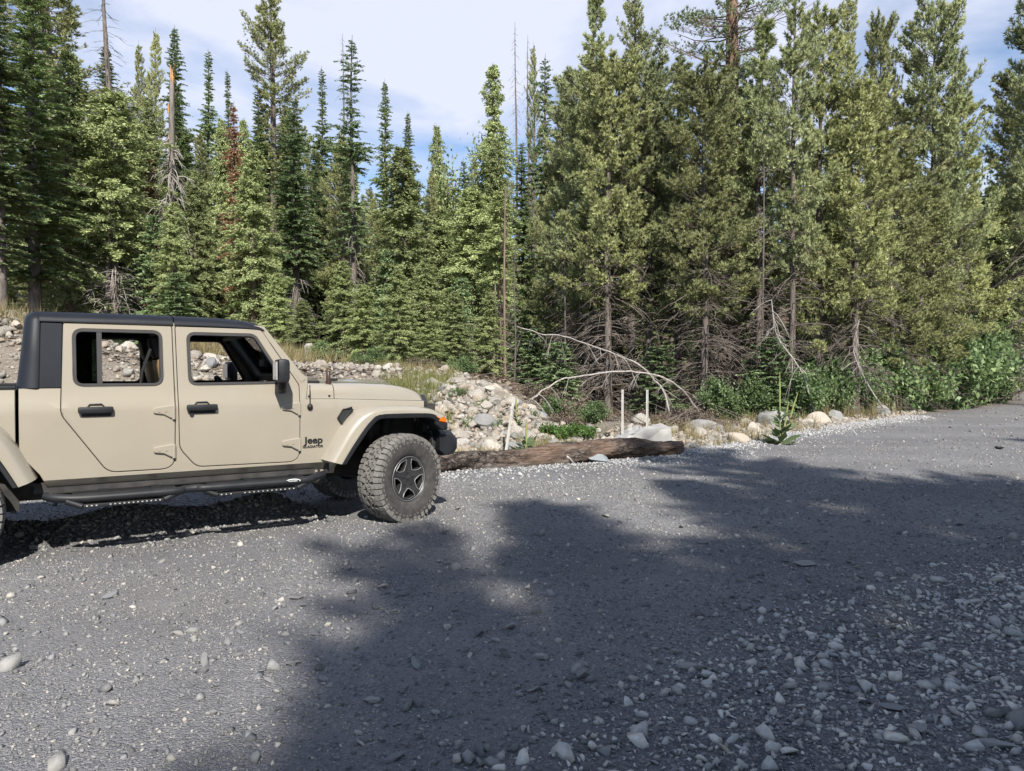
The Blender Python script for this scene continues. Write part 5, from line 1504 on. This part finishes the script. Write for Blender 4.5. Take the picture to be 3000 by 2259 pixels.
# ---- loose stones lying on the gravel
LS = [(.32, 3.36, .12, 'slab', 'long pale grey stone, the largest one lying on the foreground gravel', 5, (.05, .1, .9), (1.25, .75, .8)),
      (.86, 3.48, .125, 'slab', 'flat dark grey slab at the edge of the coarse gravel', 8, (.05, .05, .2), (1.3, .8, .45)),
      (1.88, 3.28, .060, 'tanstone', 'round tan stone, the only tan ball in the coarse gravel', 0, None, (1, 1, 1)),
      (1.62, 3.05, .125, 'slab', 'pale flat triangular slab in the coarse gravel', 5, (.1, .0, 2.6), (1.1, .8, .4)),
      (1.62, 2.86, .11, 'slab', 'pale flat slab below the triangular one', 2, (.1, .1, .8), (1.1, .8, .45)),
      (1.83, 2.73, .12, 'slab', 'pale flat slab near the lower right corner', 8, (.05, .1, 2.7), (1.15, .75, .45)),
      (.80, 2.72, .065, 'tanstone', 'small orange tan stone near the bottom edge', 5, None, (1.2, .8, .6)),
      (1.50, 4.32, .13, 'slab', 'pinkish pale pointed stone where fine and coarse gravel meet', 2, None, (1.1, .9, .6)),
      (2.12, 5.26, .15, 'slab', 'flat pale stone alone on the dark shaded road', 6, (0, 0, .1), (1.3, .8, .4)),
      (-.46, 3.47, .10, 'slab', 'thin curved pale stone in the shade, left of the largest one', 8, None, (1.3, .7, .5)),
      (-.60, 3.10, .085, 'slab', 'small pale flat stone half sunk near the shadow edge', 6, None, (1.1, .8, .5)),
      (-1.05, 3.46, .075, 'slabgrey', 'dark edged grey stone at the shadow border', 3, None, (1.1, .8, .6)),
      (-1.46, 3.72, .075, 'slabgrey', 'pale cube like stone in the sunlit foreground', 5, None, (1, .9, .8)),
      (-1.49, 3.50, .10, 'slabgrey', 'flat pinkish stone in the sunlit foreground', 8, None, (1.4, .7, .4)),
      (0.0, 3.97, .10, 'slab', 'pale stone with a sharp corner in the middle of the foreground', 2, None, (1.1, .8, .55)),
      (.15, 3.56, .085, 'slab', 'dark greenish stone just above the largest stone', 7, None, (1, .9, .7)),
      (2.56, 7.36, .14, 'slab', 'rounded pale stone farther along the shaded road', 0, None, (1.1, .8, .7)),
      (1.58, 6.04, .12, 'slab', 'pale stone beside the small patch of sun on the road', 3, None, (1.2, .8, .6)),
      (1.30, 11.35, .42, 'bluestone', 'blue grey stone leaning against the front of the log', 6, (.1, .2, .2), (1.3, .8, .6)),
      (-.55, 7.35, .11, 'slabgrey', 'white stone on the gravel in front of the truck bumper', 5, None, (1, .9, .8)),
      (-2.55, 4.6, .10, 'slabgrey', 'pale stone in the sun below the rear door of the truck', 2, None, (1.1, .8, .6)),
      (8.9, 13.3, .28, 'slabgrey', 'pale stone near the right edge on the sunny road', 3, None, (1.2, .8, .5))]
for x, y, s, m, l, p, r, k in LS:
    rock('stone', x, y, s, m, l, None, 'stone', p, r, k, .1)
for _ in range(40):
    y = _rk.uniform(2.6, 9.5); x = _rk.uniform(-.72, .72) * y
    if x < -.4 and y > 5.3: continue
    rock('stone', x, y, _rk.uniform(.04, .085), 'slabgrey', 'one of many small pale stones lying loose on the gravel', 'loose stones on the gravel', 'stone', _rk.choice([2, 5, 8, 7]), None, (1.2, .8, .55), .1)

# ---- the log
def log_mesh():
    rs = np.random.RandomState(9); n, k = 90, 40; L = 7.1
    t = np.linspace(0, 1, n); ang = np.arange(k) * 2 * np.pi / k
    X = t * L
    r = np.interp(t, [0, .5, .8, .97, 1], [.165, .158, .150, .150, .145])
    T, A = np.meshgrid(X, ang, indexing='ij')
    rr = r[:, None] * np.ones_like(A)
    for f, a, m in ((1.1, 1, .020), (2.3, 2, .014), (.7, 3, .018), (4.1, 5, .009), (7.3, 9, .007)):
        rr = rr + m * np.sin(f * T * 2 + a * A + rs.uniform(0, 6)) 
    rr = rr + rs.normal(0, .006, rr.shape) + .010 * np.sign(np.sin(9 * T + 3 * np.sin(5 * A) + 2 * A)) * (np.sin(2.3 * T + 2 * A) > .1)
    crack = np.abs(((A - 4.6 - .12 * np.sin(T * 1.7)) + np.pi) % (2 * np.pi) - np.pi)
    rr = rr - .030 * np.exp(-(crack / .09) ** 2) * ((T > 1.5) & (T < 5.6))
    cy = .05 * np.sin(X * .9); cz = .035 * np.sin(X * 1.3 + 1)
    V = np.stack([T, cy[:, None] + rr * np.cos(A), cz[:, None] + rr * np.sin(A)], -1).reshape(-1, 3)
    i = np.arange(n - 1)[:, None] * k; j = np.arange(k)[None]; j2 = (j + 1) % k
    F = np.stack([i + j, i + k + j, i + k + j2, i + j2], -1).reshape(-1, 4)
    return arr_mesh('bark', V, F, None, True), V.reshape(n, k, 3)
lm, LV = log_mesh()
def log_mat():
    m, nt, b = base_mat('log_bark_worn')
    n1 = noise(nt, 17, 9, .72, 'Object', .8, (.5, 1, 1)); n2 = noise(nt, 2.0, 4, .5, 'Object', .3, (.4, 1, 1)); n3 = noise(nt, 40, 4, .5, 'Object', 0, (.04, 1, 1))
    tcv = nt.nodes.new('ShaderNodeTexCoord'); mpv = nt.nodes.new('ShaderNodeMapping'); mpv.inputs['Scale'].default_value = (.38, 1, 1)
    vo = nt.nodes.new('ShaderNodeTexVoronoi'); vo.feature = 'DISTANCE_TO_EDGE'; vo.inputs['Scale'].default_value = 15
    nt.links.new(tcv.outputs['Object'], mpv.inputs[0]); nt.links.new(mixc(nt, .12, mpv.outputs[0], noise(nt, 9, 4, .6, 'Object', 0, None, 'Color')), vo.inputs['Vector'])
    bark = ramp(nt, n1, [(.014, .011, .010), (.062, .050, .042), (.175, .148, .128)], .36, .64)
    bark = mixc(nt, 1.0, bark, ramp(nt, vo.outputs['Distance'], [(.16,) * 3, (1.0,) * 3, (1.2,) * 3], .0, .16), 'MULTIPLY')
    wood = ramp(nt, n3, [(.06, .038, .025), (.15, .10, .07), (.23, .18, .145)], .3, .7)
    t = nt.nodes.new('ShaderNodeTexCoord'); s = nt.nodes.new('ShaderNodeSeparateXYZ'); nt.links.new(t.outputs['Object'], s.inputs[0])
    a = nt.nodes.new('ShaderNodeMath'); a.operation = 'MULTIPLY_ADD'; a.inputs[1].default_value = .055
    h = nt.nodes.new('ShaderNodeMath'); h.operation = 'MULTIPLY'; h.inputs[1].default_value = .5; nt.links.new(n2, h.inputs[0])
    nt.links.new(s.outputs['X'], a.inputs[0]); nt.links.new(h.outputs[0], a.inputs[2])
    sz = nt.nodes.new('ShaderNodeMapRange'); sz.inputs['From Min'].default_value = -.03; sz.inputs['From Max'].default_value = -.10; nt.links.new(s.outputs['Z'], sz.inputs['Value'])
    sx_ = nt.nodes.new('ShaderNodeMapRange'); sx_.inputs['From Min'].default_value = 3.0; sx_.inputs['From Max'].default_value = 3.3; nt.links.new(s.outputs['X'], sx_.inputs['Value'])
    pm = nt.nodes.new('ShaderNodeMath'); pm.operation = 'MULTIPLY'; nt.links.new(sz.outputs[0], pm.inputs[0]); nt.links.new(sx_.outputs[0], pm.inputs[1])
    pn = nt.nodes.new('ShaderNodeMath'); pn.operation = 'MULTIPLY'; nt.links.new(pm.outputs[0], pn.inputs[0]); nt.links.new(ramp(nt, n2, [(0, 0, 0), (.85,) * 3], .42, .52), pn.inputs[1])
    bark = mixc(nt, pn.outputs[0], bark, ramp(nt, n3, [(.10, .085, .075), (.21, .19, .17), (.30, .28, .26)], .3, .7))      # barkless grey strip low on the front
    nt.links.new(mixc(nt, ramp(nt, a.outputs[0], [(0, 0, 0), (.9,) * 3], .50, .57), bark, wood), b.inputs['Base Color'])
    b.inputs['Roughness'].default_value = .95; b.inputs['Specular IOR Level'].default_value = .15
    bump(nt, b, n1, 1.0, .035)
    return m
lm.materials.append(log_mat())
A0 = Vector((-3.25, 8.90)); A1 = Vector((2.86, 12.50))
LOG = empty('log', (A0.x, A0.y, .125), math.atan2(A1.y - A0.y, A1.x - A0.x))
tag(LOG, 'fallen barked log lying along the edge of the gravel in front of the truck', 'log')
mobj('bark', lm, LOG)
for nm, e in (('cut_end', LV[-1]), ('cut_end', LV[0])):
    c = e.mean(0); ring2 = c + (e - c) * .5 + np.array([.012 if e is LV[-1] else -.012, 0, 0]); k = len(e)
    V = np.concatenate([e, ring2, [c + np.array([.016 if e is LV[-1] else -.016, 0, 0])]])
    F = [(i, (i + 1) % k, k + (i + 1) % k, k + i) for i in range(k)] + [(k + i, k + (i + 1) % k, 2 * k, 2 * k) for i in range(k)]
    bm = bmesh.new(); vs = [bm.verts.new(v) for v in V]
    for f in F: bm.faces.new([vs[i] for i in dict.fromkeys(f)])
    bmobj(nm, bm, M['cutwood'], LOG)
bm = bmesh.new(); bm_tube(bm, [(6.60, -.12, .04), (6.60, -.145, .045), (6.60, -.150, .046)], [.075, .06, .03], 12); bmobj('knot', bm, M['logbark'], LOG)
for x0, dz in ((4.62, .02), (5.3, -.10)):
    bm = bmesh.new(); bm_tube(bm, [(x0, -.15, dz), (x0 + .03, -.24, dz - .05), (x0 + .09, -.27, dz - .13)], [.022, .016, .008], 6); bmobj('branch_stub', bm, M['dead'], LOG)

# ---- white posts
def post(x, y, h, tx, ty, label):
    o = empty('marker_post', (x, y, H_(x, y) - .15)); o.rotation_euler = (ty, tx, .25)
    tag(o, label, 'post')
    bm = bmesh.new(); hh = h + .15
    bm_box(bm, (0, .009, hh / 2), (.019, .004, hh))
    for s in (1, -1):
        bm_box(bm, (s * .012, .001, hh / 2), (.006, .018, hh)); bm_box(bm, (s * .018, -.006, hh / 2), (.008, .004, hh))
    bmobj('post_channel', bm, M['postwhite'], o, 0)
    bm = bmesh.new()
    for k in range(3): bm_tube(bm, [(0, .0055, hh - .06 - .12 * k), (0, .0066, hh - .06 - .12 * k)], .006, 8)
    bmobj('bolt_holes', bm, M['rubber'], o, 0)
post(2.05, 13.55, 1.08, 0, 0, 'upright white metal post, left of the pair behind the log')
post(2.47, 13.35, 1.08, .0, 0, 'upright white metal post beside the concrete block, right of the pair')
post(-.14, 11.75, .98, .16, -.02, 'leaning white metal post in front of the rock heap')

# ---- broken concrete block behind the log
o = empty('concrete_block', (2.35, 13.45, H_(2.35, 13.3) - .25), .12)
tag(o, 'broken pale concrete block with a sloping left side behind the log', 'concrete block')
pr = [(-.74, .18), (-.45, .42), (-.20, .58), (.02, .66), (.10, .60), (.50, .70), (.54, .66), (.54, 0), (-.80, 0)]
bm = bmesh.new()
fr_ = [bm.verts.new((p[0], -.22 - .05 * (i % 2), p[1] - .04)) for i, p in enumerate(pr)]; bk = [bm.verts.new((p[0] * .95, .26, p[1])) for p in pr]
bm.faces.new(fr_); bm.faces.new(bk[::-1])
for i in range(len(pr)): bm.faces.new((fr_[i], bk[i], bk[(i + 1) % len(pr)], fr_[(i + 1) % len(pr)]))
bmesh.ops.triangulate(bm, faces=bm.faces[:]); bmesh.ops.subdivide_edges(bm, edges=bm.edges[:], cuts=3, use_grid_fill=True)
_q = random.Random(3)
for v in bm.verts: v.co += Vector((_q.gauss(0, .010), _q.gauss(0, .010), _q.gauss(0, .010)))
bmobj('block', bm, M['concrete'], o, 30)

# ---- bent dead saplings
def arch(pts, r0, label, seed, group=None):
    rs = np.random.RandomState(seed); wd, tw = Wood(), Wood()
    P = np.array([p[:] for p in smooth_path(pts, 5)]); b = P[0].copy(); P = P - b
    P = P + np.cumsum(rs.normal(size=P.shape), 0) * .012
    wd.tube(P, np.linspace(r0, r0 * .4, len(P)), 7)
    for _ in range(22):
        i = rs.randint(4, len(P)); L = rs.uniform(.25, 1.0); s = np.linspace(0, 1, 5)[:, None]; a = rs.uniform(0, 6.28)
        Q = P[i] + np.array([math.cos(a), math.sin(a), 0]) * L * .6 * s - np.array([0, 0, 1.0]) * L * (s ** 1.5) * rs.uniform(.2, 1)
        wd.tube(Q, np.linspace(.010, .004, 5), 3)
        for _ in range(2): wd.tube(Q[2:] + np.array([rs.uniform(-.2, .2), 0, -.1]) * s[:3], [.006, .004, .003], 3)
    o = empty('bent_sapling', tuple(b)); tag(o, label, 'sapling', group)
    mobj('stem', wd.mesh('stem', M['dead']), o)
arch([(5.38, 20.5, .02), (5.05, 20.2, .5), (4.51, 19.7, 1.03), (3.99, 19.2, 1.29), (3.3, 18.6, 1.39), (2.5, 17.8, 1.38), (1.59, 17, 1.26), (1.08, 16.5, 1.19), (.71, 16.1, .99), (.44, 15.8, .81)], .034, 'lower of two dead saplings bent into an arch, its tip touching the rock heap', 1)
arch([(4.56, 21, 0), (4.35, 20.9, .81), (4.08, 20.8, 1.21), (3.64, 20.5, 1.59), (3.11, 20.2, 1.83), (2.38, 19.6, 2.06), (1.69, 19, 2.2), (1.21, 18.5, 2.29), (.76, 18, 2.33), (.16, 17.5, 2.47)], .034, 'upper of two dead bent saplings, reaching left towards the reddish trunks', 2)
# dead leaning branches in front of the pines on the right
for i, (pts, l) in enumerate([
        ([(8.6, 20.6, .1), (8.2, 20.4, 1.3), (7.5, 20.3, 2.4), (7.3, 20.2, 3.4)], 'pale dead branch leaning up in front of the pines behind the mullein'),
        ([(11.3, 22.2, .3), (10.6, 22.1, 1.4), (10.3, 22.0, 2.2), (10.5, 22, 3.0)], 'forked pale dead branch above the leafy shrubs'),
        ([(16.2, 26.4, .6), (15.2, 26.2, 1.6), (14.3, 26.0, 2.4), (14.2, 26, 2.9)], 'short dead branch sticking out of the shrubs at the far right')]):
    arch(pts, .028, l, 30 + i)

# ---- shrubs and weeds
sx = random.Random(19)
def shrub_row():
    k = 0
    for x0, dy, hs in [(8.3, 1.9, .75), (9.0, 2.6, .9), (9.7, 1.9, .95), (10.3, 3.2, 1.1), (10.9, 1.7, .95), (11.6, 2.7, 1.15), (12.2, 1.5, 1.0), (12.9, 2.6, 1.15), (13.5, 1.2, 1.0), (14.2, 2.4, 1.2), (14.8, 1.1, 1.05), (15.5, 2.2, 1.2), (16.2, 1.0, 1.05), (17.0, 2.2, 1.25), (17.8, 1.1, 1.1), (18.7, 2.2, 1.25), (19.6, 1.2, 1.1), (20.6, 2.2, 1.2), (21.6, 1.4, 1.1), (6.9, 3.4, .7), (5.9, 4.5, .65)]:
        y = float(edge(x0)) + dy
        hs *= 1.0 if x0 < 11 else 1.28 if x0 < 15 else 1.6
        grow_('shrA' if k % 2 else 'shrB', x0, y, 2.0 * hs, 1.35 * hs, 'dense green leafy shrub between the road edge and the pines', 'leafy shrubs along the road')
        k += 1
shrub_row()
grow_('shrG', .85, 13.3, .42, .6, 'bright green bush between the rock heap and the concrete block')
grow_('shrG', 1.35, 13.9, .42, .5, 'smaller bright green bush right beside the first one')
grow_('shrB', 1.75, 15.9, .6, .6, 'dark green shrub behind the bright green bush')
grow_('shrB', 1.0, 16.8, .6, .5, 'leafy shrub under the tip of the lower bent sapling')
for x, y in [(-1.05, 13.6), (-.75, 12.9), (-.25, 13.0), (.25, 12.9), (-1.1, 12.5), (.35, 13.9), (-.1, 12.4), (-.55, 13.4)]:
    grow_('shrD', x, y, sx.uniform(.2, .34), sx.uniform(.18, .30), 'small dusty green weed growing between the rocks of the heap', 'weeds on the rock heap')
grow_('shrG', -1.32, 11.1, .42, .32, 'small green weed clump below the truck bumper, beside the log')
for x, y, h, r in [(-3.4, 21.8, 3.0, .9), (-2.2, 19.6, 1.5, .6), (-4.6, 22.7, 2.6, .9), (-1.6, 20.8, 2.4, .8), (-5.4, 23.4, 3.4, 1.0), (-6.6, 23.0, 2.0, .8), (-2.7, 23.0, 3.6, 1.0), (-.7, 21.5, 2.6, .8), (-7.6, 23.7, 2.8, .9)]:
    grow_('cedA', x, y, h, r, 'young bright cedar at the forest edge behind the truck hood', 'young cedars behind the hood')
for x, y, h, r in [(-4.0, 20.6, .7, .6), (-1.3, 18.9, .6, .5), (-5.6, 21.4, .8, .6)]:
    grow_('shrA', x, y, h, r, 'low green shrub on the rubble edge behind the truck hood', 'shrubs behind the hood')
PROTO['brush'] = ('brown_brush', 'brush') + shrub(46, .9, 1.0, 2200, 'brushbrown', .06)
grow_('brush', 1.35, 16.9, .85, .95, 'pile of brown dry brush under the lower bent sapling')
for x, y in [(1.15, 15.6), (2.2, 17.8), (3.4, 18.4), (4.6, 18.8), (6.0, 21.6), (.6, 18.2), (7.4, 22.4)]:
    grow_('brush', x, y, sx.uniform(.4, .8), sx.uniform(.7, 1.0), 'low brown dry brush on the shaded ground at the foot of the pines', 'dry brush under the pines')
grow_('brush', -2.3, 18.2, .5, .7, 'brown dry root mass on the bank behind the hood')

def mullein(x, y, h, spikes, label, big=1.0):
    rs = np.random.RandomState(int(abs(x) * 100)); lv = Leaves(); o = empty('mullein_plant', (x, y, H_(x, y) - .02)); tag(o, label, 'plant')
    n = 20; a = rs.uniform(0, 6.28, n); e = rs.uniform(-.05, .8, n)
    d = nrm(np.stack([np.cos(a), np.sin(a), e], -1)); l = rs.uniform(.26, .46, n) * big
    lv.add(np.zeros((n, 3)) + [0, 0, .03], d, nrm(np.array([0, 0, 1.0]) + rs.normal(size=(n, 3)) * .3), l, l * .42, .6)
    for i, (dx, hh) in enumerate(spikes):
        n = 16; z = rs.uniform(.1, .5, n) * hh; a = rs.uniform(0, 6.28, n); d = nrm(np.stack([np.cos(a), np.sin(a), rs.uniform(.2, 1, n)], -1)); l = (.26 - .3 * z / hh + .06) * big
        lv.add(np.stack([dx * z / hh, 0 * z, z], -1), d, nrm(np.array([0, 0, 1.0]) + rs.normal(size=(n, 3)) * .4), l, l * .40, .55)
        bm = bmesh.new(); bm_tube(bm, [(0, 0, 0), (dx * .6, 0, hh * .55)], [.014, .012], 6)
        bm_tube(bm, [(dx * .55, 0, hh * .50), (dx * .62, 0, hh * .58), (dx * .8, 0, hh * .8), (dx, 0, hh)], [.010, .017, .016, .006], 8)
        bmobj('flower_spike', bm, M['spike'], o)
    mobj('leaves', lv.mesh('leaves', M['mullein']), o)
mullein(5.26, 14.3, 1.4, [(-.02, 1.42), (.34, 1.02), (.16, .84)], 'tall mullein plant with three yellow green spikes at the road edge')
mullein(.22, 11.95, .5, [(.02, .62)], 'short pale mullein plant between the leaning post and the bright green bush', .9)
mullein(.10, 13.2, .8, [(-.03, .55)], 'thin mullein stalk standing right behind the leaning post', .4)
mullein(-8.5, 16.2, .7, [(.02, .6)], 'yellow green mullein seen through the rear window of the truck', 1.2)

# dry grass: uncountable, one object each colour
def grass(name, mat_, spots, seed, label):
    rs = np.random.RandomState(seed); lv = Leaves()
    for (x, y, r, n, h) in spots:
        a = rs.uniform(0, 6.28, n); q = r * np.sqrt(rs.uniform(0, 1, n)); px, py = x + q * np.cos(a), y + q * np.sin(a)
        m = 16
        B = np.stack([px, py, hfun(px, py) - .02], -1); B = np.repeat(B, m, 0) + np.concatenate([rs.normal(0, .035, (n * m, 2)), np.zeros((n * m, 1))], 1)
        d = nrm(np.stack([rs.normal(0, .28, n * m), rs.normal(0, .28, n * m), np.ones(n * m)], -1))
        l = h * rs.uniform(.35, 1.1, n * m)
        lv.add(B, d, nrm(rs.normal(size=(n * m, 3))), l, np.full(n * m, .011), .3)
    tag(mobj(name, lv.mesh(name, M[mat_])), label, None, None, 'stuff')
grass('dry_grass', 'grass', [(-7.0, 18.3, 1.6, 60, .75), (-5.6, 18.8, 1.4, 45, .6), (-8.6, 18.4, 1.2, 30, .6), (-10.8, 15.4, 1.2, 45, .5), (-12.2, 15.6, 1.0, 40, .6), (-.7, 11.3, .55, 40, .32), (.5, 12.1, .6, 36, .3), (-2.1, 16.8, .9, 40, .3), (4.2, 15.6, 1.4, 45, .4), (6.2, 18.2, 1.4, 40, .4), (9.6, 21.9, 1.2, 60, .6), (11.4, 23.4, .9, 40, .8), (-6.2, 21.5, 1.0, 30, .6), (3.3, 14.3, .8, 25, .3), (7.4, 20.2, 1.2, 30, .45)], 1, 'dry straw coloured grass on bank and strip')
grass('green_grass', 'greengrass', [(-1.75, 14.0, .8, 80, .38), (-2.0, 15.0, .7, 60, .35), (.8, 12.5, .5, 40, .3), (-12.4, 14.8, 1.0, 60, .8), (-1.4, 12.7, .4, 30, .35), (-3.6, 20.0, 1.2, 20, .4)], 2, 'yellow green grass beside the rock heap and at the left end of the bank')
# stump
o = empty('tree_stump', (-6.0, 21.6, H_(-6, 21.6) - .05)); tag(o, 'grey broken tree stump on the bank behind the windshield', 'stump')
wd = Wood(); rs = np.random.RandomState(2); z = np.linspace(0, .62, 8)
wd.tube(np.stack([.02 * np.sin(z * 5), 0 * z, z], -1), np.array([.26, .2, .18, .17, .165, .16, .155, .10]) * (1 + .06 * rs.normal(size=8)), 9)
mobj('trunk', wd.mesh('trunk', M['dead']), o)

# litter of twigs, needles and dead leaves on the forest floor
rs = np.random.RandomState(61); lv = Leaves(); n = 26000
x = rs.uniform(-13, 16, n); y = edge(x) + np.where(x > 2.5, 1.2, 5.0) + np.abs(rs.normal(0, 4.5, n)); z = hfun(x, y) + .012
a = rs.uniform(0, 6.28, n); d_ = nrm(np.stack([np.cos(a), np.sin(a), rs.normal(.05, .18, n)], -1)); l = rs.uniform(.05, .22, n)
lv.add(np.stack([x, y, z], -1), d_, nrm(np.array([0, 0, 1.0]) + rs.normal(size=(n, 3)) * .5), l, l * rs.uniform(.12, .5, n), .5)
tag(mobj('forest_litter', lv.mesh('forest_litter', M['litter'])), 'brown needles and dead leaves on the ground under the trees', None, None, 'stuff')
wd = Wood()
for _ in range(520):
    x = rs.uniform(-9, 14); y = float(edge(x)) + (1.8 if x > 2.8 else 9.5) + abs(rs.normal(0, 3)); L = rs.uniform(.3, 1.4); a = rs.uniform(0, 6.28)
    s = np.linspace(0, 1, 4)[:, None]; P = np.array([x, y, H_(x, y) + .03]) + np.array([math.cos(a), math.sin(a), rs.uniform(0, .45)]) * L * s + np.cumsum(rs.normal(0, .025, (4, 3)), 0)
    wd.tube(P, np.linspace(.013, .005, 4), 4)
tag(mobj('fallen_twigs', wd.mesh('fallen_twigs', M['deaddark'])), 'grey dead twigs lying under the trees', None, None, 'stuff')
